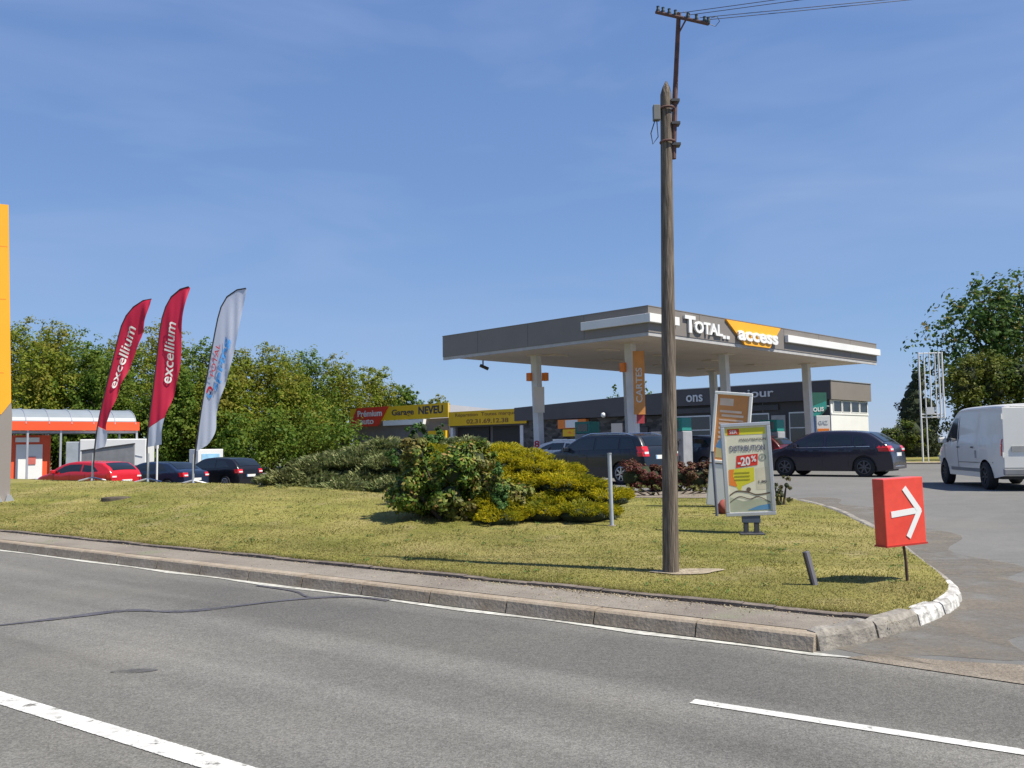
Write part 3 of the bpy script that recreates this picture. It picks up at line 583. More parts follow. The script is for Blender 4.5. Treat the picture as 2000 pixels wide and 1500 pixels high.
# local y along front to the left, outward = -x
MB().box(.5, 0, -.3, 9, 8.6, 3.7).build('wall', M_garage, GA)
MB().box(.35, .6, 0, .45, 4.2, 2.6).box(.35, 4.6, 0, .45, 8.2, 2.6).build('dark_opening', M_black, GA)  # black panels paint the darkness inside the open workshop bays
sg = quad(MB(), (-.2, 0, 2.72), (0, 8.5, 0), (0, 0, 1.08), (-1, 0, 0), .12).build('name_board', M_yellow, GA)
M_sb = mat('sign_brown', (.20, .09, .02), .6); text(MB(), 'Réparation  Toutes marques', (-.322, 7.7, 3.32), (0, -6.9, 0), (0, 0, .34), (-1, 0, 0), .01, .008).build('lettering', M_sb, sg); mb = MB(); text(mb, '02.31.69.12.38', (-.322, 6.4, 2.84), (0, -4.6, 0), (0, 0, .34), (-1, 0, 0), .01, .02); mb.build('lettering', M_sb, sg)
MB().box(-.2, 0, 2.6, .6, 8.5, 2.72).build('beam', M_dark, GA)
for y in (8.2, .5): MB().box(-.15, y, -.3, .12, y + .3, 2.6).build('column', M_col, GA)
x1, y1 = -.05, 8.75
MB().box(x1 + .3, y1, -.8, x1 + 9, y1 + 13.5, 3.4).build('side_wing', M_garage, GA)
MB().box(x1 + .2, y1 + .2, 0, x1 + .29, y1 + 1.5, 2.9).build('wall_panel', M_grey, GA)
s2 = quad(MB(), (x1, y1, 3.42), (0, 13.5, 0), (0, 0, 1.15), (-1, 0, 0), .12).build('name_board', M_yellow, GA)
rd = MB().add([(x_, y1 + y_, z_) for x_ in (x1 - .14, x1 - .2) for y_, z_ in ((7.7, 4.60), (12.3, 4.60), (13.6, 2.95), (9.2, 2.95))], [(0, 1, 2, 3), (7, 6, 5, 4), (0, 4, 5, 1), (1, 5, 6, 2), (2, 6, 7, 3), (3, 7, 4, 0)]).build('red_panel', M_red, s2)
mb = MB(); text(mb, 'Prémium', (x1 - .202, y1 + 12.2, 3.80), (0, -3.6, 0), (0, 0, .55), (-1, 0, 0), .02, .02); mb.build('lettering', M_white2, rd)
mb = MB(); text(mb, 'auto', (x1 - .202, y1 + 11.8, 3.14), (0, -2.0, 0), (0, 0, .45), (-1, 0, 0), .02, .02); mb.build('lettering', M_white2, rd)
mb = MB(); text(mb, 'Garage', (x1 - .122, y1 + 7.3, 3.62), (0, -3.0, 0), (0, 0, .66), (-1, 0, 0), .02, .02); mb.build('lettering', M_txt, s2)
mb = MB(); text(mb, 'NEVEU', (x1 - .122, y1 + 3.7, 3.76), (0, -3.1, 0), (0, 0, .64), (-1, 0, 0), .02, .03); mb.build('lettering', M_txt, s2)
MB().box(x1 - .1, y1 + 3.2, 2.96, x1 + .28, y1 + 8.6, 3.38).build('canopy_edge', M_white, GA)
MB().box(x1 - .05, y1 + .4, 1.7, x1 + .19, y1 + 2.6, 2.4).build('small_board', M_yellow, GA)
hl = empty('storage_hall', (-2.2, 80, .5), 0, 'white sheet roof of a hall rising behind the garage name boards', 'building')
MB().box(-5, 0, -.5, 6.2, 14, 3.6).build('wall', M_white, hl); MB().prism([(-5.3, 4.0), (-4.2, 5.0), (6.6, 3.75), (6.6, 3.55), (-5.3, 3.55)], -.3, 14.5).build('roof', mat('sheet_roof', (.68, .67, .66), .5, .06, 1), hl)

# ================================================================ left side: totem, car wash, clutter
tt_ = empty('price_totem', (-12.62, 21.3, .45), R(30), 'tall grey totem with an orange panel at the left edge of the lawn', 'totem')
MB().box(-.9, -.16, .0, .45, .16, 2.1).build('pedestal', mat('totem_grey', (.27, .24, .22), .5, .05, 1), tt_)
MB().prism([(-.9, 2.1), (-.9, 7.25), (.25, 7.25), (.42, 2.4), (.22, 2.1)], -.17, .17).build('panel', M_amber, tt_)
MB().prism([(.42, 2.4), (.45, 2.1), (.22, 2.1)], -.16, .16).build('panel_corner', mat('totem_grey', (.27, .24, .22)), tt_)
for z_ in (3.1, 4.9, 6.2): MB().box(-.9, -.173, z_, .25, -.1705, z_ + .012).build('panel_joint', M_orange, tt_)
for x in (.35, .1): MB().prism([(x, 0), (x + .2, 0), (x + .12, .16), (x + .04, .16)], -.3, -.16).build('foot', M_alu, tt_)

CWA = R(40)
cw = empty('car_wash', (-31.9, 56, -.2), CWA, 'open car wash shelter with curved translucent roof, orange red band and thin posts', 'car wash')
M_band = mat('wash_orange', (.75, .09, .025), .45, .04, 1); M_poly = mat('polycarbonate', (.23, .26, .285), .4, .08, .8)
x0, x1_ = -6, 7.9
MB().box(x0, 0, 3.2, x1_, .12, 3.78).box(x1_ - .12, .12, 3.2, x1_, 4.2, 3.78).build('band', M_band, cw)
MB().box(x0, .14, 3.02, x1_ - .14, 4.2, 3.18).build('beam', M_steel, cw)
rows = []; NA = 14
for i in range(NA + 1):
    a = math.pi * i / NA; rows.append((2.1 - 2.1 * math.cos(a), 3.6 + 1.05 * math.sin(a)))
mb = MB(); n = len(rows); mb.add([(x0 + .1, y, z) for y, z in rows] + [(x1_ - .25, y, z) for y, z in rows], [(i, i + 1, n + i + 1, n + i) for i in range(n - 1)] + [tuple(range(n)), tuple(range(2 * n - 1, n - 1, -1))]); mb.build('curved_roof', M_poly, cw)
for k in range(11):
    xx = x0 + .1 + k * (x1_ - .35 - x0) / 10; MB().tube([(xx, y, z + .02) for y, z in rows], .035, 6).build('roof_rib', M_alu, cw)
for xx in (-5.8, -1.2, .95, 2.9, 7.7):
    for y in (.1, 4.1): MB().box(xx, y, -.1, xx + .12, y + .12, 3.2).build('post', M_alu, cw)
MB().box(.3, 1.2, 0, 2.6, 1.4, 2.9).build('portal', M_band, cw)
MB().box(.55, 1.1, .05, 2.1, 1.19, 2.3).build('portal_door', M_white, cw); MB().box(.5, 1.1, 2.45, 1.9, 1.19, 2.75).build('portal_sign', M_white2, cw)
MB().box(1.2, 1.05, 1.0, 1.7, 1.09, 1.5).build('notice', mat('dull_red2', (.5, .12, .10), .6), cw)
MB().box(-1.0, 1.5, 0, -.3, 1.6, 2.4).build('side_screen', mat('screen_green', (.20, .23, .19), .4), cw)
MB().box(-4, 1.3, 2.4, -.4, 1.5, 2.7).build('side_header', mat('dull_red', (.42, .05, .06)), cw)
hb = empty('hoarding', (-25.4, 52, -.3), R(-4), 'grey solid hoarding with sloping top behind the red car', 'hoarding')
MB().prism([(0, 0), (3.2, 0), (3.2, 2.28), (0, 1.9)], 0, .1).build('panel', mat('hoarding_grey', (.25, .25, .25), .7), hb); MB().prism([(-.05, 1.9), (3.2, 2.28), (3.2, 2.36), (-.05, 1.98)], -.04, .12).build('top_rail', M_dark, hb)
tl = empty('box_trailer', (-28.9, 60, -.3), R(8), 'white box trailer with a thin curved stripe behind the hoarding', 'trailer')
MB().box(0, -1.6, .9, 4.2, .6, 2.7, bev=.06).build('box', M_white, tl); MB().box(-.9, -1.5, .9, -.02, .5, 2.55, bev=.05).build('nose', mat('trailer_grey', (.36, .40, .43), .5), tl)
mb = MB(); st_ = [(.2 + i * .38, -1.615, 1.55 + .28 * math.sin(i * .33)) for i in range(11)]; mb.tube(st_, .025, 5); mb.build('stripe', M_steel, tl)
for x in (1.5, 2.5): MB().lathe([(.0, -1.5), (.33, -1.5), (.33, -1.25), (0, -1.25)], 16, Matrix.Translation((x, 0, .33))).build('wheel', M_rub, tl)
ib = empty('ice_cabinet', (-17.0, 47.5, -.2), R(35), 'white locker cabinet with a pale blue poster on its front beside the black car', 'cabinet')
MB().box(0, -.2, 0, 1.35, 1.5, 1.85, bev=.03).build('cabinet', M_white, ib); MB().box(.2, -.22, .4, 1.15, -.203, 1.6).build('poster', mat('pale_blue', (.30, .55, .75), .4, .2, 3), ib)
# thin posts behind the flags
pp = empty('bay_post', (-14.5, 36, -.2), 0, 'slim white post standing behind the second red flag', 'post')
MB().tube([(0, 0, 0), (0, 0, 2.1)], .04, 8).build('post', M_white, pp); MB().box(-.06, -.02, 1.9, .06, .02, 2.15).build('cap', M_white, pp)

# manhole on the slope
mh = empty('manhole_cover', (-8.95, 20.0, lw(-8.95, 20.0) + .01), 0, 'dark rusty manhole cover set on a raised ring in the lawn', 'manhole cover')
MB().lathe([(0, .03), (.25, .03), (.27, .02), (.27, -.1)], 24, Matrix.Rotation(R(90), 4, 'X')).build('lid', mat('rust_iron', (.07, .05, .035), .9, .3, 6, bump=.5), mh)
MB().lathe([(.272, .025), (.325, .02), (.335, -.1)], 24, Matrix.Rotation(R(90), 4, 'X')).build('ring', mat('dark_ring', (.09, .075, .055), .9, .3, 6), mh)

# ================================================================ feather flags
def flag(bpx, Y_, px_left, px_right, split, label, cloth, words, seed, amp=1.0):
    S = Y_ / FPX; bx = (bpx[0] - 1000) * S; gz = lw(bx, Y_); root = empty('feather_flag', (bx, Y_, gz), 0, label, 'flag', 'feather flags on the lawn crest')
    c = lambda p: ((p[0] - bpx[0]) * S, (bpx[1] - p[1]) * S)
    def resample(pts, n):
        pts = np.array(cat([c(p) for p in pts], 8)); d_ = np.r_[0, np.cumsum(np.hypot(*np.diff(pts, axis=0).T))]; u = np.linspace(0, d_[-1], n); return np.stack([np.interp(u, d_, pts[:, 0]), np.interp(u, d_, pts[:, 1])], 1)
    n = 60; Lp, Rp = resample(px_left, n), resample(px_right, n); m_ = 12
    def wav(x, z, u): return amp * u * (.10 * math.sin(z * 2.1 + seed) + .03 * math.sin(x * 16 + z * 1.5 + seed) ) + .02 * math.sin(x * 30 + seed) * u
    def pos(i, u):
        i = min(max(i, 0), n - 1.001); k = int(i); f = i - k; l = Lp[k] * (1 - f) + Lp[k + 1] * f; r_ = Rp[k] * (1 - f) + Rp[k + 1] * f; q = l * (1 - u) + r_ * u; return Vector((q[0], wav(q[0], q[1], u), q[1]))
    def patch(name, f0, f1, m, par, off=0.0):
        """f0,f1: functions u -> row fraction (0 bottom..1 top)"""
        mb = MB(); N_ = 50
        vs = [pos((f0(u / m_) * (1 - j / N_) + f1(u / m_) * j / N_) * (n - 1), u / m_) + Vector((0, off, 0)) for j in range(N_ + 1) for u in range(m_ + 1)]
        mb.add(vs, [(j * (m_ + 1) + i, j * (m_ + 1) + i + 1, (j + 1) * (m_ + 1) + i + 1, (j + 1) * (m_ + 1) + i) for j in range(N_) for i in range(m_)]); return mb.build(name, m, par, True)
    if split: 
        ban = patch('banner', lambda u: split[0] * (1 - u) + split[1] * u, lambda u: 1, cloth, root); patch('white_foot', lambda u: 0, lambda u: split[0] * (1 - u) + split[1] * u - .002, M_cl_w, ban)
    else: ban = patch('banner', lambda u: 0, lambda u: 1, cloth, root)
    pole = [(0, 0)] + [tuple(p) for p in Lp[::4]] + [tuple(Lp[-1])]
    MB().tube([(x - .012, 0, z) for x, z in pole], [.022] * 3 + [.017] * (len(pole) - 3), 8).build('pole', M_black, root, True)
    fb = MB(); fb.tube([(0, 0, -.05), (0, 0, .75)], .03, 8)
    for a in (.3, 1.9, 3.5, 5.1): fb.tube([(0, 0, .09), (.34 * math.cos(a), .34 * math.sin(a), .0)], .025, 6)
    fb.build('stand', M_alu, root)
    for (s_txt, f0, f1, u0, u1, m, bold) in words:
        mb = MB(); vs, fs = text_verts(s_txt, bold)
        out = []
        for a, b_, cc in vs: q = pos((f0 + (f1 - f0) * a) * (n - 1), u1 + (u0 - u1) * b_); out.append(q + Vector((0, -.045 - .004 * cc, 0)))
        mb.add(out, fs); mb.build('lettering', m, ban)
    return root, ban, pos, n
def cloth(name, c, tr=.35):
    m = bpy.data.materials.new(name); m.use_nodes = True; n = m.node_tree; b = n.nodes['Principled BSDF']; b.inputs['Base Color'].default_value = (*c, 1); b.inputs['Roughness'].default_value = .6
    t_ = n.nodes.new('ShaderNodeBsdfTranslucent'); t_.inputs[0].default_value = (*c, 1); ms = n.nodes.new('ShaderNodeMixShader'); ms.inputs[0].default_value = tr
    n.links.new(b.outputs[0], ms.inputs[1]); n.links.new(t_.outputs[0], ms.inputs[2]); n.links.new(ms.outputs[0], n.nodes['Material Output'].inputs['Surface']); return m
M_cl_r = cloth('flag_red', (.66, .025, .075), .45); M_cl_w = cloth('flag_white', (.60, .65, .80), .45)
M_blue = mat('sky_blue_letters', (.08, .32, .72), .5); M_navy = mat('navy', (.02, .03, .14), .5)
flag((182, 937), 24.3, [(186, 877), (191, 830), (204, 765), (221, 690), (232, 640), (243, 614), (258, 596), (275, 585), (292, 582)], [(203, 871), (209, 850), (208, 830), (222, 795), (234, 757), (248, 718), (261, 682), (276, 640), (293, 584)], (.14, .11),
     'red feather flag with white writing leaning right, leftmost and most folded of the three', M_cl_r, [('excellium', .38, .78, .25, .72, M_white2, .01)], 0.5)
flag((290, 937), 23.1, [(288, 869), (291, 820), (298, 760), (304, 700), (311, 630), (321, 592), (334, 570), (350, 558), (365, 554)], [(318, 864), (319, 835), (325, 805), (336, 770), (345, 728), (349, 690), (353, 640), (359, 600), (366, 556)], (.11, .17),
     'upright red feather flag with white writing and a white foot, middle of the three', M_cl_r, [('excellium', .38, .75, .3, .75, M_white2, .01)], 2.0)
fr, fbn, fpos, fn = flag((378, 937), 22.1, [(383, 872), (392, 800), (402, 735), (413, 670), (424, 610), (432, 585), (444, 567), (460, 557), (478, 554)], [(385, 873), (408, 859), (420, 833), (421, 800), (431, 765), (446, 720), (459, 665), (468, 610), (479, 556)], None,
     'white feather flag with small red and large blue writing, rightmost of the three', M_cl_w, [('TOTAL', .42, .62, .16, .36, M_redtxt, .0), ('spring', .37, .68, .44, .80, M_blue, .03)], 4.0, .3)
mb = MB()
def arcpatch(a0, a1, r0, r1):
    n_ = 10; vs = []
    for i in range(n_ + 1):
        a = a0 + (a1 - a0) * i / n_
        for r_ in (r0, r1): q = fpos((.345 + r_ * math.sin(a) * .033) * (fn - 1), .32 + r_ * math.cos(a) * .20); vs.append(q + Vector((0, -.014, 0)))
    return MB().add(vs, [(2 * i, 2 * i + 1, 2 * i + 3, 2 * i + 2) for i in range(n_)])
arcpatch(.6, 3.6, .55, 1).build('round_mark', M_redtxt, fbn); arcpatch(3.8, 6.0, .55, 1).build('round_mark', M_blue, fbn); arcpatch(4.8, 7.0, .0, .45).build('round_mark', M_navy, fbn)

# ================================================================ signs on the lawn
ar = empty('arrow_sign', (4.01, 9.1, lw(3.97, 9.1)), R(-1), 'square red box sign with a white arrow pointing right on a thin rusty post', 'sign')
M_arrow = mat('arrow_red', (.66, .05, .028), .4, .05, 2.5, coat=.2, col2=(.76, .075, .045), fine=(14, .06))
TM = Matrix.Translation((-.05, 0, .37)) @ Matrix.Rotation(R(24), 4, 'Z') @ Matrix.Rotation(R(-1.6), 4, 'Y')
MB().box(-.27, -.075, 0, .27, .075, .68, M=TM, bev=.008).build('box', M_arrow, ar)
MB().box(-.278, -.083, -.004, .278, .083, .014, M=TM).build('rim', mat('arrow_rim', (.40, .03, .02), .4), ar)
def bar(mb, p, q, w_, y, M):
    d_ = Vector((q[0] - p[0], 0, q[1] - p[1])); l = d_.length; d_.normalize(); nn = Vector((-d_.z, 0, d_.x)) * w_ / 2; P0, Q0 = Vector((p[0], y, p[1])), Vector((q[0], y, q[1]))
    pts = [P0 - nn, Q0 - nn, Q0 + nn, P0 + nn]; mb.add([tuple(a) for a in pts] + [tuple(a + Vector((0, -.003, 0))) for a in pts], [(0, 1, 2, 3), (7, 6, 5, 4), (0, 4, 5, 1), (1, 5, 6, 2), (2, 6, 7, 3), (3, 7, 4, 0)], M)
mb = MB(); bar(mb, (-.19, .32), (.20, .345), .062, -.0765, TM); bar(mb, (0.0, .58), (.20, .33), .062, -.078, TM); bar(mb, (.02, .08), (.20, .35), .062, -.0795, TM); mb.build('arrow', M_white2, ar)
MB().tube([(.0, 0, -.15), (-.01, 0, .2), (-.03, 0, .39)], [.017, .016, .014], 8).build('post', mat('rust_post', (.10, .06, .045), .9, .3, 12), ar)

def poster_frame(name, x, y, rz, label, wd, ht, z0, tilt=0, lean=0):
    r_ = empty(name, (x, y, lw(x, y)), R(rz), label, 'sign')
    TMx = Matrix.Translation((0, 0, z0)) @ Matrix.Rotation(R(lean), 4, 'Y') @ Matrix.Rotation(R(tilt), 4, 'X')
    a, b_ = wd / 2, ht; f = .055
    MB().box(-a, -.05, 0, a, .05, f, M=TMx, bev=.008).box(-a, -.05, b_ - f, a, .05, b_, M=TMx, bev=.008).box(-a, -.05, f, -a + f, .05, b_ - f, M=TMx, bev=.008).box(a - f, -.05, f, a, .05, b_ - f, M=TMx, bev=.008).build('frame', M_alu, r_)
    return r_, TMx, a - f, f, b_ - f
M_post = mat('poster_paper', (.72, .68, .52), .35, .05, 1.5); M_lime = mat('lime_yellow', (.66, .60, .03), .4, .08, 2)
r_, T_, a, z0, z1 = poster_frame('poster_sign', 3.47, 12.98, -8, 'silver framed poster reading DISTRIBUTION with a red minus 20 percent tag, on two dark legs', .71, 1.36, .26, 0, -2.2)
T0 = r_
po = MB().box(-a, -.028, z0, a, .03, z1, M=T_).build('poster', M_post, r_); H = z1 - z0
T3 = T_.to_3x3(); NF = T3 @ Vector((0, -1, 0))
def q_(mb, x, z, w_, h, lay=1): O = T_ @ Vector((x, -.028 - .0012 * lay, z)); quad(mb, O, T3 @ Vector((w_, 0, 0)), T3 @ Vector((0, 0, h)), NF, .0010); return mb
def tx(mb, s, x, z, w_, h, bold=.01, lay=3, up=0): text(mb, s, T_ @ Vector((x, -.028 - .0012 * lay, z)), T3 @ Vector((w_, 0, up)), T3 @ Vector((0, 0, h)), NF, .002, bold); return mb
q_(MB(), -a + .01, z1 - .12, 2 * a - .03, .10).build('yellow_band', M_lime, po)
q_(MB(), -a + .04, z1 - .115, .17, .085, 2).build('red_tag', M_red, po)
tx(MB(), 'SER', -a + .07, z1 - .10, .11, .05).build('lettering', M_white2, po)
tx(MB(), 'MANUTENTION', -.09, z1 - .21, .37, .035, .0).build('lettering', M_txt, po)
tx(MB(), 'DISTRIBUTION', -.24, z1 - .36, .50, .085, .008).build('lettering', mat('slate_letters', (.10, .11, .20), .5), po)
mb = MB()
mb.add([T_ @ Vector(p) for p in ((-.17, -.031, z1 - .60), (.14, -.031, z1 - .57), (.155, -.031, z1 - .405), (-.15, -.031, z1 - .425))], [(0, 1, 2, 3)]); mb.build('red_tag', M_red, po)
tx(MB(), '-20', -.14, z1 - .58, .18, .13, .03, 4, .01).build('lettering', M_white2, po); tx(MB(), '%', .055, z1 - .52, .07, .09, .02, 4).build('lettering', M_white2, po)
mb = MB(); cc = (.215, z1 - .46)
for (r0, r1) in ((.038, .055), (.0, .018)):
    for i in range(16):
        a0, a1 = 2 * math.pi * i / 16, 2 * math.pi * (i + 1) / 16
        mb.add([T_ @ Vector((cc[0] + rr * math.cos(aa), -.031, cc[1] + rr * math.sin(aa))) for rr, aa in ((r0, a0), (r1, a0), (r1, a1), (r0, a1))], [(0, 1, 2, 3)])
mb.build('round_mark', mat('poster_grey', (.30, .32, .27), .5), po)
pg = lambda pts, lay=1: MB().add([T_ @ Vector((x, -.028 - .0012 * lay, z)) for x, z in pts], [tuple(range(len(pts)))])
pg([(-.27, z1 - .62), (.09, z1 - .60), (.08, z1 - .80), (-.10, z1 - .87), (-.13, z1 - .95), (-.19, z1 - .87), (-.28, z1 - .84)]).build('speech_panel', M_lime, po)
pg([(-.275, z1 - .625), (-.20, z1 - .62), (-.22, z1 - .72), (-.17, z1 - .86), (-.19, z1 - .875), (-.285, z1 - .845)], 2).build('orange_patch', M_orange, po)
mb = MB()
for k in range(3): q_(mb, -.2, z1 - .68 - .05 * k, .22, .014, 3)
mb.build('print_lines', mat('olive_print', (.35, .30, .02), .5), po)
pg([(.11, z1 - .62), (.28, z1 - .60), (.28, z1 - .93), (.10, z1 - .93)]).build('pale_panel', mat('poster_cream', (.62, .56, .42), .4), po)
tx(MB(), '1,90', .14, z1 - .84, .11, .045).build('lettering', M_txt, po)
M_brown = mat('print_brown', (.13, .09, .06), .5)
def wave(pts, w_, lay, m):
    ps = cat(pts, 6); mb = MB(); vs = []
    for i, p in enumerate(ps): vs += [T_ @ Vector((p[0], -.028 - .0012 * lay, p[1] - w_ / 2)), T_ @ Vector((p[0], -.028 - .0012 * lay, p[1] + w_ / 2))]
    mb.add(vs, [(2 * i, 2 * i + 1, 2 * i + 3, 2 * i + 2) for i in range(len(ps) - 1)]); mb.build('printed_branch', m, po)
pg([(-.29, z1 - 1.24), (.29, z1 - 1.24), (.29, z1 - 1.10), (.1, z1 - 1.06), (-.1, z1 - 1.09), (-.29, z1 - 1.02)]).build('printed_field', mat('print_sage', (.40, .42, .30), .5), po)
wave([(-.29, z1 - 1.0), (-.18, z1 - .94), (-.02, z1 - .96), (.1, z1 - 1.0), (.29, z1 - .98)], .02, 3, M_brown); wave([(-.29, z1 - 1.10), (-.15, z1 - 1.02), (0, z1 - 1.06), (.12, z1 - 1.03), (.29, z1 - 1.12)], .014, 3, M_brown)
mb = MB()
for i in range(14):
    a0, a1 = 2 * math.pi * i / 14, 2 * math.pi * (i + 1) / 14; mb.add([T_ @ Vector((-.01 + rr * math.cos(aa), -.033, z1 - .92 + rr * math.sin(aa))) for rr, aa in ((0, a0), (.032, a0), (.032, a1), (0, a1))], [(0, 1, 2, 3)])
mb.build('printed_knot', M_brown, po)
pg([(-.05, z1 - 1.22), (.28, z1 - 1.22), (.28, z1 - 1.14), (.12, z1 - 1.16)], 3).build('blue_sweep', mat('print_blue', (.10, .25, .42), .5), po)
for x in (-.075, .075): MB().box(x - .035, -.035, -.03, x + .035, .035, .2, bev=.006).build('leg', M_dark, r_)
MB().box(-.13, -.04, .16, .13, .04, .262, bev=.006).build('cross_bar', mat('slate_metal', (.07, .09, .13), .5), r_)
MB().box(-.17, -.2, -.03, .17, .18, .015).build('base', M_dark, r_)

# orange poster stand
r2 = empty('poster_stand', (4.15, 17.4, lw(4.15, 17.4)), R(-18), 'tilted white stand with orange poster over a blank panel, behind the DISTRIBUTION poster', 'sign')
T_ = Matrix.Rotation(R(6.0), 4, 'Y'); T3 = T_.to_3x3(); NF = T3 @ Vector((0, -1, 0))
MB().box(-.36, -.09, .0, .36, .09, .82, M=T_, bev=.02).build('lower_panel', M_white, r2)
MB().box(-.36, -.10, .84, .36, .10, .90, M=T_, bev=.01).box(-.36, -.10, 2.19, .36, .10, 2.25, M=T_, bev=.01).box(-.36, -.10, .90, -.30, .10, 2.19, M=T_, bev=.01).box(.30, -.10, .90, .36, .10, 2.19, M=T_, bev=.01).build('frame', M_white2, r2)
po2 = MB().box(-.30, -.06, .90, .30, .06, 2.19, M=T_).build('poster', mat('poster_orange', (.62, .26, .08), .4, .1, 2), r2)
mb = MB(); z = 2.0
q2 = lambda mb, x, z, w_, h, l=1: quad(mb, T_ @ Vector((x, -.06 - .0012 * l, z)), T3 @ Vector((w_, 0, 0)), T3 @ Vector((0, 0, h)), NF, .001)
q2(mb, -.25, 1.98, .26, .14); q2(mb, -.24, 1.84, .42, .045); q2(mb, -.2, 1.76, .42, .045); q2(mb, -.24, 1.68, .46, .03)
for k in range(5): q2(mb, -.24, 1.60 - .09 * k, .2 + .04 * (k % 2), .045)
mb.build('print_lines', mat('poster_pink', (.72, .55, .45), .5), po2)
mb = MB(); q2(mb, -.26, .95, .3, .2); mb.build('print_lines', mat('poster_straw', (.60, .50, .25), .5), po2)
mb = MB(); mb.add([T_ @ Vector((x, -.0625, z)) for x, z in ((-.28, 1.15), (.28, 1.05), (.28, 1.5), (.0, 1.42), (-.2, 1.32))], [(0, 1, 2, 3, 4)]); mb.build('blue_sweep', mat('print_blue2', (.12, .28, .50), .5), po2)
# thin posts
g2 = empty('grey_post', (3.6, 15.7, lw(3.6, 15.7)), 0, 'slim dark grey post leaning slightly in front of the orange poster stand', 'post')
MB().tube([(0, 0, -.05), (-.05, 0, 1.12)], .028, 10).build('tube', mat('slate_post', (.13, .14, .19), .5), g2); MB().tube([(-.05, 0, 1.12), (-.05, 0, 1.14)], .031, 10).build('cap', M_dark, g2)
g3 = empty('marker_post', (1.55, 14.02, lw(1.55, 14.02)), 0, 'pale galvanised marker post with open top on the lawn in front of the golden shrub', 'post')
MB().tube([(0, 0, -.05), (-.02, 0, 1.13)], .032, 12, cap=False).build('tube', mat('pale_steel', (.42, .45, .50), .45, .1, 6, metal=.2), g3, True); MB().tube([(-.02, 0, 1.12), (-.02, 0, 1.145)], .037, 12).build('cap', M_steel, g3)
MB().lathe([(0, .012), (.07, .006), (.08, -.03)], 12, Matrix.Rotation(R(90), 4, 'X')).build('footing', M_dirt, g3)
g4 = empty('leaning_stake', (3.05, 9.07, lw(3.05, 9.07)), R(10), 'short dark metal stake leaning left out of the grass', 'stake')
TMs = Matrix.Rotation(R(-14), 4, 'Y')
MB().box(-.03, -.025, -.08, -.008, .025, .345, M=TMs).box(-.008, .005, -.08, .03, .025, .345, M=TMs).build('angle_bar', mat('stake_dark', (.05, .045, .06), .6, .2, 10), g4); MB().box(-.008, -.02, -.08, .028, .004, .343, M=TMs).build('filler', mat('stake_pale', (.22, .21, .24), .6), g4)
rs = empty('red_marker_stone', (3.83, 16.1, lw(3.83, 16.1)), 0, 'small reddish stone at the foot of the poster stand', 'stone')
bm = bmesh.new(); bmesh.ops.create_icosphere(bm, subdivisions=3, radius=.13)
for v in bm.verts: v.co *= 1 + .25 * mnoise.noise(v.co * 9); v.co.z = v.co.z * 1.2 + .1
me = bpy.data.meshes.new('rock'); bm.to_mesh(me); bm.free(); link('rock', me, mat('red_stone', (.25, .055, .04), .8, .3, 9), rs, True)

# ================================================================ utility pole and wires
up = empty('utility_pole', (1.76, 10.04, .2), 0, 'weathered wooden utility pole with a thin rusty steel extension and crossarm bolted to its top', 'utility pole')
M_wood = mat('weathered_wood', (.075, .057, .041), .9, .2, 5, stretch=(9, 9, .55), bump=.9, bscale=9, col2=(.215, .175, .135), fine=(9, .3))
pts = [(0 + .08 * (i / 20), 0, -.2 + 5.72 * i / 20) for i in range(21)]; rr = [.094 - .030 * i / 20 for i in range(21)]
o = MB().tube(pts + [(.085, 0, 5.6), (.087, 0, 5.68)], rr + [.045, .008], 24).build('wooden_shaft', M_wood, up, True)
M_rust = mat('rust_steel', (.075, .04, .04), .8, .3, 10, col2=(.16, .08, .06))
MB().tube([(.15, -.01, 4.75), (.185, -.01, 5.5), (.255, -.01, 6.5)], [.03, .03, .026], 8).build('steel_extension', M_rust, up, True)
for z in (4.95, 5.35): MB().tube([(.09 + .085 * math.cos(a), .085 * math.sin(a), z) for a in [k * math.pi / 8 for k in range(17)]], .014, 6).build('clamp', M_rust, up)
for z in (4.9, 5.15, 5.42): MB().box(.13, -.06, z, .23, .05, z + .03).build('clamp_plate', M_dark, up)
MB().box(-.08, -.07, 5.2, .0, .01, 5.38, bev=.006).build('junction_box', mat('box_grey', (.16, .16, .15), .7), up)
MB().tube([(-.06, -.03, 5.2), (-.11, -.03, 5.05), (-.09, -.03, 4.92), (-.03, -.05, 5.0), (-.04, -.04, 5.2)], .006, 6).build('looped_cable', M_black, up)
A0, A1 = Vector((.01, .12, 6.58)), Vector((.55, -.22, 6.26)); ca = MB().tube([A0, A1], .022, 8).build('crossarm', M_rust, up)
MB().tube([(.245, 0, 6.25), (.36, -.1, 6.45)], .01, 6).build('brace', M_rust, up)
dirA = (A1 - A0)
for k, f in enumerate((.04, .14, .26, .38, .62, .78, .93, 1.0)):
    p = A0 + dirA * f; MB().tube([p + Vector((0, 0, .0)), p + Vector((0, 0, .035)), p + Vector((0, 0, .05)), p + Vector((0, 0, .075))], [.018, .024, .016, .02], 8).build('insulator', mat('insulator', (.035, .05, .05), .3), ca, True)
MB().tube([A1 + Vector((.0, 0, 0)), A1 + Vector((.08, 0, -.03)), A1 + Vector((.13, 0, .03)), A1 + Vector((.1, 0, .09)), A1 + Vector((.03, 0, .07))], .004, 5).build('looped_cable', M_black, up, True)
UPo = Vector((1.76, 10.04, .2))
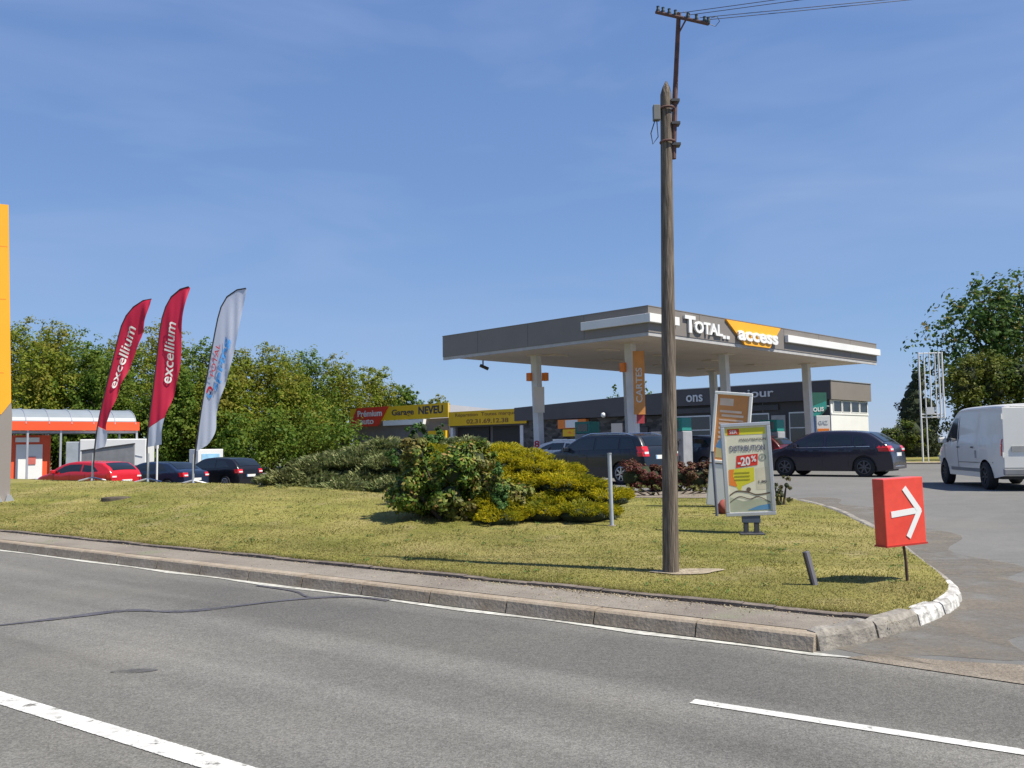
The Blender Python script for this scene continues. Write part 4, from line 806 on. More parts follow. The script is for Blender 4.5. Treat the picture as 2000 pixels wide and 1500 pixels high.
for k, (f, end, lab) in enumerate(((.45, (9.5, 7.9, 6.74), 'topmost of the thin overhead wires running right from the pole crossarm'), (.62, (9.5, 8.1, 6.78), 'second highest of the thin overhead wires running right from the crossarm'), (.84, (9.5, 8.8, 6.76), 'third of the overhead wires running right, just above the lowest'), (1.0, (9.5, 9.0, 6.84), 'lowest of the overhead wires, leaving the right end of the crossarm'))):
    p = UPo + A0 + dirA * f + Vector((0, 0, .05)); e = Vector(end); pts = [p.lerp(e, t / 12) - Vector((0, 0, .03 * math.sin(math.pi * t / 12))) for t in range(13)]
    pts += [e + (e - pts[-2]) * k2 for k2 in (1, 4)]
    tag(MB().tube(pts, .0042, 5).build('overhead_wire', M_black, None, True), lab, 'wire', 'overhead wires')
MB().tube([A0 + dirA * .40 + Vector((0, 0, .05)), A0 + dirA * .42 + Vector((.04, 0, -.02)), A0 + dirA * .5 + Vector((.06, 0, .03)), A0 + dirA * .45 + Vector((.06, 0, .07))], .004, 5).build('looped_cable', M_black, up, True)
dm = MB(); dm.add([(*(np.array((1.95, 10.0)) + np.array((.38 * math.cos(a) * (1 + .25 * math.sin(3 * a)), .16 * math.sin(a)))),) + (0,) for a in [k * math.pi / 10 for k in range(20)]], [tuple(range(20))])
dm.v = [(x, y, float(LWe(np.array([x]), np.array([y]))[0]) + .012) for x, y, _ in dm.v]; tag(dm.build('bare_soil', mat('bare_soil', (.30, .25, .18), .95, .2, 6, bump=.6, bscale=30, fine=(25, .3))), kind='structure')
#PART3
# ================================================================ vehicles
def paint(name, c, metal=.0, rough=.32): return mat(name, c, rough, .04, 1.5, metal=metal, coat=.5, spec=.4)
M_tail = mat('tail_red', (.62, .015, .02), .2, .1, 6, coat=.6); M_lamp = mat('lamp_clear', (.75, .76, .78), .15, .05, 5, coat=.5); M_rim = mat('wheel_alloy', (.50, .51, .53), .3, .06, 4, metal=.7)
M_plate = mat('number_plate', (.74, .74, .70), .4); M_chr = mat('chrome', (.7, .7, .72), .15, .02, 1, metal=.9)
def vehicle(name, label, cat_, loc, ang, Ln, Wd, Ht, wb, xc, top, belt, bw, windows, rear, front, colour, wheel_r=.31, lamp=None, sill=.2, tumble=.17, rails=False, group='cars at the fuel station', rimc=None, plate=(.0, .70), extra=None):
    """top: (x,z) outline from rear bumper bottom over the roof to the nose; windows: xz polygons; rear/front: (i0,i1) x,z pairs for the screens"""
    root = empty(name, loc, ang, label, cat_, group)
    tp = np.array(cat(top, 7)); 
    tp[:, 0] = np.maximum.accumulate(tp[:, 0] + np.arange(len(tp)) * 1e-5)
    xs = np.unique(np.concatenate([tp[:, 0], np.arange(tp[0, 0] + .01, tp[-1, 0], .05)])); zt = np.interp(xs, tp[:, 0], tp[:, 1])
    hl = Ln / 2; ax = (xc - wb / 2, xc + wb / 2); R_ = wheel_r + .055
    def zb(x):
        z = sill + .06 * smv(abs(x), hl * .8, hl)
        for a in ax:
            d_ = abs(x - a)
            if d_ < R_: z = max(z, wheel_r + math.sqrt(R_ * R_ - d_ * d_))
        return z
    def plan(x): return 1 - .13 * (abs(x) / hl) ** 5 - .03 * (abs(x) / hl) ** 2
    def bz(x): return float(np.interp(x, [b_[0] for b_ in belt], [b_[1] for b_ in belt]))
    def hw(x, z):
        b_ = bz(x); w_ = Wd / 2 * plan(x)
        if z <= b_: k = (z - .2) / max(b_ - .2, .1); return w_ * (.955 + .045 * math.sin(min(max(k, 0), 1) * math.pi * .62) / .98)
        k = (z - b_) / max(Ht - b_, .1); return w_ * (.97 - tumble * k ** 1.15)
    NS = 12; NR = 4; NT = 5; rows = []
    for x, z1 in zip(xs, zt):
        z0 = min(zb(x), z1 - .02); r_ = min(.09, (z1 - z0) * .35); row = []
        for j in range(NS + 1):
            z = z0 + (z1 - r_ - z0) * j / NS; row.append((hw(x, z), z))
        wy = hw(x, z1 - r_)
        for j in range(1, NR + 1):
            a = math.pi / 2 * j / NR; row.append((wy - r_ * (1 - math.cos(a)), z1 - r_ + r_ * math.sin(a)))
        wt = row[-1][0]
        for j in range(1, NT + 1):
            y = wt * (1 - j / NT); row.append((y, z1 + .028 * (1 - (y / wt) ** 2)))
        rows.append((x, row, wt))
    k = len(rows[0][1]); V = []
    for x, row, _ in rows: V += [(x, y, z) for y, z in row] + [(x, -y, z) for y, z in row[-2::-1]]
    kk = 2 * k - 1; n = len(rows)
    F = [(i * kk + j, (i + 1) * kk + j, (i + 1) * kk + j + 1, i * kk + j + 1) for i in range(n - 1) for j in range(kk - 1)] + [tuple(range(kk)), tuple((n - 1) * kk + j for j in range(kk - 1, -1, -1))]
    body = MB().add(V, F).build('body', colour, root, True)
    MB().box(-hl + .25, -Wd * .40, sill - .02, hl - .25, Wd * .40, .62).box(ax[0] - .45, -Wd * .44, .35, ax[0] + .45, Wd * .44, .7).box(ax[1] - .45, -Wd * .44, .35, ax[1] + .45, Wd * .44, .7).build('underbody', M_black, root)
    MB().box(-hl + .03, -Wd * .36, sill + .05, -hl + .4, Wd * .36, sill + .2).box(hl - .4, -Wd * .36, sill + .03, hl - .05, Wd * .36, sill + .2).build('bumper_trim', M_black, root)
    def side_patch(name, poly, m, off, par=root, sides=(1, -1)):
        for s in sides:
            mb = MB()
            rp_ = []
            for i in range(len(poly)):
                a, b_ = poly[i], poly[(i + 1) % len(poly)]; kq = max(1, int(math.dist(a, b_) / .12))
                rp_ += [(a[0] + (b_[0] - a[0]) * j / kq, a[1] + (b_[1] - a[1]) * j / kq) for j in range(kq)]
            cen = (sum(p[0] for p in rp_) / len(rp_), sum(p[1] for p in rp_) / len(rp_)); o = len(mb.v); nn = len(rp_)
            mb.v += [(x, s * (hw(x, z) + off), z) for x, z in rp_] + [(cen[0], s * (hw(*cen) + off), cen[1])]; 
            for i in range(nn): mb.f.append([o + i, o + (i + 1) % nn, o + nn]); mb.mi.append(0)
            mb.build(name, m, par)
    for poly in windows: side_patch('side_window', poly, M_glass, .007)
    def top_patch(name, xa, xb, f0, f1, m, off, par=root, nseg=10, narrow=1):
        """patch lying on the top surface between stations xa..xb"""
        idx = [i for i, x in enumerate(xs) if xa <= x <= xb]; mb = MB(); vs = []; st_ = max(1, len(idx) // nseg); idx = idx[::st_] + ([idx[-1]] if (len(idx) - 1) % st_ else [])
        for i in idx:
            x, z1 = xs[i], zt[i]; dxx = xs[min(i + 3, n - 1)] - xs[max(i - 3, 0)]; dz = zt[min(i + 3, n - 1)] - zt[max(i - 3, 0)]; l = math.hypot(dxx, dz); wt = rows[i][2] + .05
            for j in range(9): f = f0 + (f1 - f0) * j / 8; y = wt * f; vs.append((x - dz / l * off, y, z1 + .028 * (1 - min(1, f * f * 1.1)) + dxx / l * off))
        mb.add(vs, [(i * 9 + j, i * 9 + j + 1, (i + 1) * 9 + j + 1, (i + 1) * 9 + j) for i in range(len(idx) - 1) for j in range(8)]); return mb.build(name, m, par)
    if rear: top_patch('rear_window', rear[0], rear[1], -.82, .82, M_glass, .012, nseg=14)
    if front: top_patch('windscreen', front[0], front[1], -.86, .86, M_glass, .012)
    # lamps wrap the rear corner
    if lamp:
        z0, z1, xr, yin = lamp
        for s in (1, -1):
            mb = MB(); vs = []
            for z in np.linspace(z0, z1, 4):
                xe = float(np.interp(z, zt[:max(4, int(np.argmax(zt)))], xs[:max(4, int(np.argmax(zt)))]))
                ring = [(xe - .015, s * yin * Wd / 2), (xe - .015, s * (hw(xe + .05, z) - .05)), (xe + .03, s * (hw(xe + .05, z) + .012)), (xe + xr, s * (hw(xe + xr, z) + .01))]
                vs += [(a, b_, z) for a, b_ in ring]
            mb.add(vs, [(i * 4 + j, i * 4 + j + 1, (i + 1) * 4 + j + 1, (i + 1) * 4 + j) for i in range(3) for j in range(3)]); tl_ = mb.build('tail_light', M_tail, root)
            zc = z0 + (z1 - z0) * .35; xe = float(np.interp(zc, zt[:int(np.argmax(zt))], xs[:int(np.argmax(zt))]))
            MB().box(xe - .024, min(s * yin * Wd / 2 * 1.03, s * (Wd / 2 - .14)), zc - .03, xe - .012, max(s * yin * Wd / 2 * 1.03, s * (Wd / 2 - .14)), zc + .03).build('reverse_lamp', M_lamp, tl_)
            MB().box(hl - .34, min(s * Wd * .30, s * Wd * .45), .62, hl - .10, max(s * Wd * .30, s * Wd * .45), .74, bev=.03).build('headlight', M_lamp, root)
    pz = plate[1]; xe = float(np.interp(pz, zt[:int(np.argmax(zt))], xs[:int(np.argmax(zt))])); pl = MB().box(xe - .02, plate[0] - .26, pz - .055, xe + .01, plate[0] + .26, pz + .055).build('number_plate', M_plate, root); MB().box(xe - .022, plate[0] + .215, pz - .05, xe - .0205, plate[0] + .255, pz + .05).build('plate_band', M_blue, pl)
    # seams and handles
    for bx_ in ([ax[0] + .48, xc + .02, ax[1] - .38]):
        if cat_ != 'van': side_patch('door_seam', [(bx_, .32), (bx_ + .012, .32), (bx_ + .012, bz(bx_) - .02), (bx_, bz(bx_) - .02)], M_black, .003)
    for bx_ in (ax[0] + .62, xc + .14): side_patch('door_handle', [(bx_, bz(bx_) - .12), (bx_ + .17, bz(bx_) - .12), (bx_ + .17, bz(bx_) - .09), (bx_, bz(bx_) - .09)], colour if cat_ != 'van' else M_black, .02)
    for s in (1, -1):
        xm = windows[0][0][0] if windows else 0; xm = max(p[0] for w_ in windows for p in w_) - .18
        MB().box(xm, s * (Wd / 2 - .02) if s > 0 else -Wd / 2 - .18, bz(xm) + .0, xm + .1, Wd / 2 + .18 if s > 0 else -Wd / 2 + .02, bz(xm) + .14, bev=.03).build('wing_mirror', colour, root)
    if rails:
        for s in (1, -1):
            ps_ = [(x_, s * (hw(x_, Ht - .06) - .05), float(np.interp(x_, xs, zt)) + (.045 if 0 < i_ < 6 else -.01)) for i_, x_ in enumerate(np.linspace(-hl * .75, hl * .18, 7))]; MB().tube(ps_, .016, 6).build('roof_rail', M_chr, root, True)
    for a in ax:
        for s in (1, -1):
            MW = Matrix.Translation((a, s * (Wd / 2 - .115), wheel_r)); r_ = wheel_r
            wh = MB().lathe([(r_ * .60, -.10), (r_ * .93, -.10), (r_, -.07), (r_, .07), (r_ * .93, .10), (r_ * .66, .10), (r_ * .62, .08)], 28, MW).build('wheel', M_rub, root, True)
            rm = MB(); rm.lathe([(r_ * .66, .102), (r_ * .60, .108), (r_ * .58, .05)] if s > 0 else [(r_ * .66, -.102), (r_ * .60, -.108), (r_ * .58, -.05)], 28, MW); rm.lathe([(0, s * .085), (r_ * .14, s * .085), (r_ * .15, s * .05)], 12, MW)
            for q in range(7):
                an = 2 * math.pi * q / 7; Mq = MW @ Matrix.Rotation(an, 4, 'Y'); rm.box(-.022, min(s * .06, s * .09), .03, .022, max(s * .06, s * .09), r_ * .62, M=Mq)
            rm.build('rim', rimc or M_rim, wh); MB().lathe([(0, s * .03), (r_ * .6, s * .03)], 20, MW).build('brake_disc', M_black, wh)
    if extra: extra(root, hw, side_patch, top_patch, bz)
    return root
def mono(L, H, tail=.30, hood=.95, tailtop=1.0, seg=0.0, rear_x=.10, ws=(.55, 1.25)):
    """hatchback outline scaled to L, H"""
    h = L / 2
    return [(-h, .30), (-h - .0 + .005, .45), (-h + .02, .62), (-h + .045, .80), (-h + .07, tailtop), (-h + .16 + rear_x, 1.18), (-h + .30 + rear_x * 1.5, H - .10), (-h + .50 + rear_x * 1.5, H - .03), (-h * .35, H), (.12, H - .01), (ws[0], H - .09), (ws[0] + .35, H - .29), (ws[1], hood + .01), (ws[1] + .35, hood - .06), (h - .30, hood - .18), (h - .10, .66), (h - .03, .52), (h, .34)]
M_dkcar = paint('dark_blue_grey_paint', (.008, .013, .022), rough=.4); M_c4 = paint('deep_violet_grey_paint', (.022, .020, .036), rough=.22); M_rcar = paint('red_paint', (.50, .012, .02)); M_bcar = paint('dark_blue_paint', (.012, .022, .050)); M_kcar = paint('black_paint', (.008, .008, .011)); M_wcar = paint('white_paint', (.70, .70, .70)); M_van = paint('white_van_paint', (.74, .725, .67), rough=.4)
def ang(dx_, dy_): return math.atan2(dy_, dx_)
# estate in front of the canopy
vehicle('parked_car', 'dark estate car with roof rails, in front of the canopy beside the utility pole', 'car', (2.85, 26.55, .5), ang(-.65, .76), 4.24, 1.72, 1.42, 2.56, .0,
        [(-2.12, .30), (-2.11, .5), (-2.09, .72), (-2.05, .95), (-1.97, 1.12), (-1.82, 1.32), (-1.66, 1.39), (-1.2, 1.42), (-.3, 1.425), (.35, 1.40), (.75, 1.23), (1.22, .99), (1.55, .93), (1.90, .80), (2.03, .62), (2.10, .45), (2.12, .34)],
        [(-2.1, .95), (1.3, .93), (2.1, .8)], 0, [[(-1.78, 1.02), (-1.24, 1.0), (-1.24, 1.31), (-1.62, 1.29)], [(-1.16, 1.0), (-.30, .99), (-.30, 1.33), (-1.16, 1.32)], [(-.20, .985), (.98, .97), (.42, 1.28), (-.02, 1.33), (-.20, 1.33)]], (-2.0, -1.80), (.5, 1.15), M_dkcar, .31, (.80, 1.08, .20, .62), rails=True, plate=(0, .78))
def c4x(root, hw, sp__, tp_, bz):
    MB().tube([(-2.15, -.5, .34), (-2.165, 0, .34), (-2.15, .5, .34)], .02, 6).build('chrome_strip', M_chr, root); sp__('window_strip', [(-1.5, .975), (.95, .945), (.95, .96), (-1.5, .99)], M_chr, .010)
vehicle('parked_car', 'dark violet grey hatchback on the open forecourt in front of the white shop wall', 'car', (10.75, 29.76, .5), ang(-.776, .631), 4.33, 1.79, 1.49, 2.61, .0,
        [(-2.165, .30), (-2.16, .5), (-2.13, .72), (-2.06, .95), (-1.93, 1.08), (-1.52, 1.36), (-1.25, 1.44), (-.7, 1.485), (0, 1.49), (.45, 1.44), (.9, 1.22), (1.34, .98), (1.7, .90), (1.98, .76), (2.08, .6), (2.14, .45), (2.165, .34)],
        [(-2.1, .99), (-1.5, 1.0), (1.3, .94), (2.1, .8)], 0, [[(-1.42, 1.05), (-1.0, 1.02), (-1.0, 1.33), (-1.18, 1.33)], [(-.92, 1.02), (-.12, 1.0), (-.12, 1.38), (-.92, 1.36)], [(-.02, 1.0), (1.02, .98), (.5, 1.30), (.12, 1.38), (-.02, 1.385)]], (-1.9, -1.40), (.55, 1.28), M_c4, .32, (.82, 1.0, .34, .50), plate=(0, .72), extra=c4x, rimc=mat('grey_alloy', (.10, .10, .105), .4, .05, 3, metal=.4))
def vanx(root, hw, sp__, tp_, bz):
    for s in (-1, 1):
        d_ = MB().box(-2.325, min(s * .012, s * .78), .52, -2.30, max(s * .012, s * .78), 1.86, bev=.008).build('rear_door', M_van, root)
        MB().box(-2.345, min(s * .1, s * .62), .88, -2.326, max(s * .1, s * .62), 1.0).build('door_recess', mat('van_recess', (.33, .33, .31), .5), d_)
    MB().box(-2.36, -.80, .36, -2.28, .80, .50, bev=.02).build('bumper', mat('bumper_grey', (.22, .22, .22), .6), root)
    MB().box(-2.34, .0, 1.14, -2.325, .05, 1.34).build('door_handle', M_black, root)
    for z in (.75, 1.6): MB().tube([(-2.33, .80, z), (-2.33, .80, z + .12)], .02, 6).build('hinge', M_van, root)
    sp__('side_seam', [(-1.9, .62), (.28, .60), (.28, .615), (-1.9, .635)], M_black, .004); sp__('door_seam', [(.30, .4), (.315, .4), (.315, 1.74), (.30, 1.74)], M_black, .004); sp__('door_seam', [(1.38, .45), (1.395, .45), (1.395, 1.05), (1.38, 1.05)], M_black, .004)
    sp__('fuel_flap', [(-1.0, .72), (-.90, .72), (-.90, .9), (-1.0, .9)], M_steel, .006); sp__('side_trim', [(-1.2, .40), (.9, .40), (.9, .48), (-1.2, .48)], mat('bumper_grey', (.22, .22, .22)), .01)
    bp2 = MB().tube([(-2.30, -.6, 1.88), (-2.30, .6, 1.88)], .012, 6).build('gutter', M_steel, root)
vehicle('parked_van', 'dusty white panel van driving away at the right edge of the forecourt', 'van', (12.02, 21.7, .5), ang(.17, .985), 4.62, 1.86, 1.94, 2.98, .02,
        [(-2.30, .36), (-2.298, .6), (-2.295, .9), (-2.29, 1.2), (-2.28, 1.6), (-2.24, 1.86), (-2.1, 1.925), (-1.0, 1.94), (.2, 1.93), (.62, 1.84), (.95, 1.62), (1.45, 1.17), (1.75, 1.05), (2.1, .92), (2.24, .72), (2.29, .5), (2.31, .38)],
        [(-2.3, 1.08), (1.4, 1.08), (2.3, .9)], 0, [[(.42, 1.12), (1.36, 1.10), (.80, 1.60), (.62, 1.70), (.42, 1.70)]], None, (.75, 1.5), M_van, .32, (.78, 1.16, .06, .80), sill=.28, tumble=.10, plate=(-.3, .62), extra=vanx, group='vehicles on the forecourt', rimc=mat('black_steel_rim', (.05, .05, .05), .6))
hatch = lambda L, H: mono(L, H)
def simple(label, loc, an, L, W, H, colour, sedan=False, name='parked_car', group='cars in the lower car park'):
    h = L / 2
    if sedan: top = [(-h, .32), (-h + .01, .6), (-h + .04, .86), (-h + .12, .97), (-h + .42, 1.02), (-h + .95, 1.30), (-h + 1.3, H - .03), (-.3, H), (.2, H - .01), (.6, H - .12), (1.2, .95), (1.6, .88), (h - .15, .72), (h - .04, .5), (h, .34)]; rear = (-h + .5, -h + 1.15); wins = [[(-h + .95, 1.0), (-.62, .98), (-.62, 1.30), (-h + 1.3, 1.28)], [(-.54, .98), (.30, .97), (.30, H - .13), (-.54, H - .10)], [(.38, .97), (1.0, .96), (.55, 1.25), (.38, H - .15)]]
    else: top = [(-h, .30), (-h + .005, .5), (-h + .03, .75), (-h + .08, .95), (-h + .26, 1.15), (-h + .50, H - .12), (-h + .72, H - .04), (-.5, H), (0, H - .005), (.4, H - .07), (.8, 1.18), (1.25, .93), (1.6, .86), (h - .15, .70), (h - .03, .5), (h, .34)]; rear = (-h + .14, -h + .56); wins = [[(-1.45, 1.02), (-.62, .97), (-.62, H - .12), (-1.15, H - .16)], [(-.54, .97), (.98, .94), (.42, H - .18), (.1, H - .11), (-.54, H - .10)]]
    return vehicle(name, label, 'car', loc, an, L, W, H, L * .6, 0, top, [(-h, .97), (1.2, .93), (h, .8)], 0, wins, rear, (.5, 1.15), colour, .31, (.74, .92, .22, .58), plate=(0, .62), group=group)
simple('bright red coupe with lit tail lights, below the flags', (-17.6, 36.6, -.2), R(158), 4.3, 1.78, 1.40, M_rcar)
simple('dark blue saloon between the red coupe and the black hatchback', (-16.0, 40.0, -.28), R(156), 4.45, 1.75, 1.38, M_bcar, True)
simple('black hatchback beside the white cabinet, at the left end of the green juniper', (-13.9, 42.0, -.2), R(150), 4.1, 1.7, 1.44, M_kcar)
simple('white car mostly hidden between the canopy post and the dark estate car', (2.15, 34.2, .5), ang(-.65, .76), 3.9, 1.68, 1.33, M_wcar, group='cars at the fuel station')
simple('dark blue car at the pump seen between the utility pole and the orange poster', (7.2, 34.2, .5), ang(-.5, .86), 4.0, 1.7, 1.44, M_bcar, group='cars at the fuel station')
simple('dark red car under the canopy behind the DISTRIBUTION poster', (10.2, 38.2, .5), ang(-.70, .71), 3.9, 1.68, 1.45, paint('maroon_paint', (.07, .008, .012)), group='cars at the fuel station')

# white tubular price frame by the hedge
wf_ = empty('sign_frame', (20.9, 43.9, .55), R(-12), 'tall empty white tubular sign frame standing before the dark hedge', 'sign frame')
for x, z0 in ((-.5, 0), (-.25, 0), (0, 2.2), (.25, 2.2), (.42, 2.2), (.58, 2.2)): MB().tube([(x + .08 * (1 - 1), 0, z0), (x, 0, 5.5)], .045 if abs(x) > .3 else .03, 8).build('upright', M_white, wf_)
for z in (5.45, 2.25, 2.4): MB().tube([(-.52, 0, z), (.6, 0, z)], .03, 8).build('rail', M_white, wf_)
MB().box(-.25, -.05, 2.4, .12, .05, 2.75).build('bracket_plate', M_white, wf_)
#PART4
# ================================================================ vegetation
def clumpy(blobs, n, leaf, spread=.28, clumps=26, up=.35, flat=1.0):
    """leaves gathered in sub-clumps on the shells of the blobs: uneven outline with gaps"""
    C = []; N = []; tot = sum(b[3] ** 2 for b in blobs)
    for bx, by, bz_, r, ez in blobs:
        m_ = max(20, int(n * r * r / tot)); kc = max(5, int(clumps * (r ** 1.2)))
        d_ = rng.normal(size=(kc, 3)); d_ /= np.linalg.norm(d_, axis=1, keepdims=True); rad = rng.uniform(.45, 1.12, (kc, 1)); cc = d_ * rad * r; cs = rng.uniform(.6, 1.35, kc) * spread * r
        idx = rng.integers(0, kc, m_); q = rng.normal(size=(m_, 3)); q /= np.linalg.norm(q, axis=1, keepdims=True) + 1e-9; q *= (rng.random((m_, 1)) ** .45)
        p = cc[idx] + q * cs[idx][:, None] * np.array((1, 1, .75)); p[:, 2] *= ez
        C.append(p + np.array((bx, by, bz_))); N.append(q + d_[idx] * .5 + np.array((0, 0, up)) + rng.normal(size=(m_, 3)) * .45)
    return np.concatenate(C), np.concatenate(N)
M_bark = mat('bark', (.08, .06, .045), .95, .3, 6, bump=.8, bscale=15)
def tree(name, label, x, y, z, H, rw, n, leaf, m, group, seed, base=.25, nb_=11, spread=.30, sub=26):
    global rng
    rng = np.random.default_rng(seed); rd_ = random.Random(seed)
    root = empty(name, (x, y, z), rd_.uniform(0, 6.28), label, 'tree', group); blobs = []
    for i in range(nb_):
        f = i / (nb_ - 1); zz = H * (base + (.93 - base) * f ** .8); rr_ = rw * (1 - .55 * abs(f - .35) ** 1.2) ; a = i * 2.4 + rd_.uniform(-.4, .4); off = rr_ * (.62 - .45 * f) * rd_.uniform(.7, 1.15)
        blobs.append((off * math.cos(a), off * math.sin(a), zz, rr_ * rd_.uniform(.38, .6), 1.0))
    C, N = clumpy(blobs, n, leaf, spread, sub); V, F = leaves(C, N, leaf, .65)
    npmesh('crown', V, F, m, root, rnd=rng.random(len(F)))
    mb = MB(); mb.tube([(0, 0, -.3), (.05, 0, H * .25), (0, .08, H * .55), (.02, 0, H * .85)], [H * .026, H * .021, H * .013, H * .004], 9)
    for bx, by, bz_, r, _ in blobs: h0 = max(.18 * H, bz_ - .22 * H); mb.tube([(0, 0, h0), (bx * .5, by * .5, (h0 + bz_) / 2 + .1), (bx, by, bz_)], [H * .010, H * .006, H * .002], 6)
    mb.build('trunk', M_bark, root, True); return root
M_lt = leafmat('robinia_leaves', [(0, (.09, .15, .014)), (.5, (.18, .24, .022)), (.85, (.28, .31, .036)), (1, (.35, .31, .06))], .5, cl=(.28, .235, .04), clscale=.45)
M_lt2 = leafmat('dark_oak_leaves', [(0, (.06, .125, .015)), (.6, (.115, .195, .024)), (1, (.21, .27, .045))], .5, cl=(.20, .24, .035), clscale=.4)
spec = [(-30, 625, 66, 4.4), (45, 640, 63, 4.3), (110, 636, 66, 4.2), (175, 668, 62, 4.0), (245, 672, 66, 4.0), (318, 640, 70, 4.4), (392, 672, 64, 3.9), (462, 690, 66, 3.8), (530, 690, 68, 3.8), (600, 695, 70, 3.8), (668, 712, 72, 3.6), (735, 730, 76, 3.4), (790, 765, 82, 3.2), (860, 785, 92, 3.0),
        (80, 680, 56, 3.6), (210, 710, 56, 3.4), (430, 730, 58, 3.5), (560, 745, 60, 3.6), (340, 720, 57, 3.4), (640, 770, 80, 3.2)]
rw_ = 0
look = ['pale yellow green', 'deep green', 'brown tinged']
for i, (px, ty, Y_, rw) in enumerate(spec):
    k_ = (Y_ + (9 if i < 9 else 7 if i < 14 else 13)) / Y_; k_ = (Y_ + 13) / Y_ if px >= 600 and i < 14 else k_; Y_ *= k_; rw *= k_ ** .7
    x = (px - 1000) / FPX * Y_; gz = -.3; H_ = 1.65 + (881 - px * .006 - ty) * Y_ / FPX - gz
    where = ['behind the totem at the left edge', 'behind the car wash, second in the row', 'with spiky top behind the car wash', 'behind the leftmost red flag', 'between the two red flags', 'right behind the upright red flag', 'just left of the white flag', 'just right of the white flag', 'with a round top, second right of the white flag', 'above the black hatchback', 'above the left end of the garage', 'where the row drops toward the garage', 'low and far, touching the garage name board', 'small and farthest, peeping over the garage board',
             'in front of the row, above the car wash roof', 'in front of the row, at the right end of the car wash', 'low, behind the foot of the white flag', 'low, behind the black hatchback', 'low, between the upright red flag and the white flag', 'low, at the left end of the garage'][i]
    tree('broadleaf_tree', 'bushy tree ' + where, x, Y_, gz, H_, rw, 13500 if i < 14 else 12000, .225 if i < 12 else .25, M_lt if i % 3 else M_lt2, 'trees behind the car park', 100 + i, base=.16, nb_=13)
# low thicket under the trees
rng = np.random.default_rng(5)
bl = [(-44 + i * 2.3, 70 + 2.5 * math.sin(i * 1.7), .9 + .5 * math.sin(i * 2.3), 1.9, .9) for i in range(13)] + [(-6 - 3 * i, 90 + 1 * math.sin(i), .6, 1.6, .9) for i in range(1, 5)]
bl += [(-40 + i * 2.2, 69 + 2 * math.sin(i * 1.2), 2.6 + .6 * math.sin(i * 1.9), 2.0, 1) for i in range(13)]
C, N = clumpy(bl, 30000, .3, .35); V, F = leaves(C, N, .30); o = npmesh('thicket', V, F, M_lt2, rnd=rng.random(len(F))); tag(o, kind='stuff')
# right: open crowned tree, clipped hedge, conifer, low shrubs
M_rt = leafmat('plane_leaves', [(0, (.04, .085, .022)), (.6, (.07, .135, .03)), (.85, (.13, .19, .04)), (1, (.22, .15, .05))], .4)
tree('open_crowned_tree', 'open crowned tree with separate leaf bunches against the sky, above the clipped hedge', 32.4, 59, .5, 11.3, 5.6, 9500, .31, M_rt, None, 31, base=.42, nb_=15, spread=.24, sub=17)
tree('open_crowned_tree', 'second open tree at the right edge, mostly outside the picture', 38.0, 60, .5, 11, 5.4, 4600, .31, M_rt, None, 37, base=.45, nb_=13, spread=.24, sub=17)
M_hd = leafmat('hedge_leaves', [(0, (.035, .065, .010)), (.6, (.075, .12, .018)), (1, (.17, .19, .03))], .35, cl=(.15, .15, .02), clscale=.6)
def shrub(name, label, loc, blobs, n, leaf, m, group=None, core=None, aspect=.6, spread=.3, clumps=26, seed=1, cat_='shrub', up=.35, stems=True):
    global rng
    rng = np.random.default_rng(seed); root = empty(name, loc, 0, label, cat_, group)
    C, N = clumpy(blobs, n, leaf, spread, clumps, up); k = C[:, 2] > -.02; V, F = leaves(C[k], N[k], leaf, aspect); npmesh('foliage', V, F, m, root, rnd=rng.random(len(F)))
    mb = MB()
    for bx, by, bz_, r, _ in blobs[::max(1, len(blobs) // 14)]: mb.tube([(bx * .3, by * .3, -.1), (bx * .7, by * .7, bz_ * .6), (bx, by, bz_ + r * .3)], [.03, .02, .006], 6)
    if stems: mb.build('stems', M_bark, root)
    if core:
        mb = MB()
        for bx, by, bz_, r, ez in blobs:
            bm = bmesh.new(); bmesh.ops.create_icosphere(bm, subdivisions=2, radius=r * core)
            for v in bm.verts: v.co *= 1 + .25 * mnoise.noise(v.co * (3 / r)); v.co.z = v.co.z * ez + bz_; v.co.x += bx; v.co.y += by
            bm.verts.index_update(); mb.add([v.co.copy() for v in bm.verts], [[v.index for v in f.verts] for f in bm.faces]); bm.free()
        mb.build('inner_core', core_m, root)
    return root
core_m = mat('inner_core_dark', (.025, .035, .012), .95, .4, 8, bump=1, bscale=20)  # dark green for solid cores that stop shrubs being see-through
bl = [(x_, y_, z_, 1.25, 1) for x_ in np.arange(-2.5, 10, 1.35) for z_ in (.9, 2.4, 3.9, 4.5) for y_ in (0,)]
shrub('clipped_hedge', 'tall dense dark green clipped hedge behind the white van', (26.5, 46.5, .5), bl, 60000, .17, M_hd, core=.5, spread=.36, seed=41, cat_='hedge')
bl = [(.0 + .25 * math.sin(i), 0, .5 + i * .6, 1.4 - i * .11, 1) for i in range(9)] + [(.8, .2, .6 + i * .7, .9 - .05 * i, 1) for i in range(5)]
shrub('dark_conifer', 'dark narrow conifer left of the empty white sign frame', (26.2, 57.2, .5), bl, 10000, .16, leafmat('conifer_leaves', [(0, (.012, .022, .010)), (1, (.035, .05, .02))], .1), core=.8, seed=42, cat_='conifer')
M_olive = leafmat('olive_leaves', [(0, (.10, .11, .03)), (.6, (.17, .18, .05)), (1, (.30, .26, .10))], .3)
shrub('yellow_green_shrub', 'loose yellow green shrub at the foot of the hedge, left of the van', (23.6, 45.4, .5), [(0, 0, .9, .8, 1), (.9, .1, 1.4, .9, 1), (1.6, 0, 1.9, .8, 1), (-.4, .2, 1.6, .6, 1), (.6, 0, 2.1, .5, 1)], 4200, .13, M_olive, seed=43, core=.5)
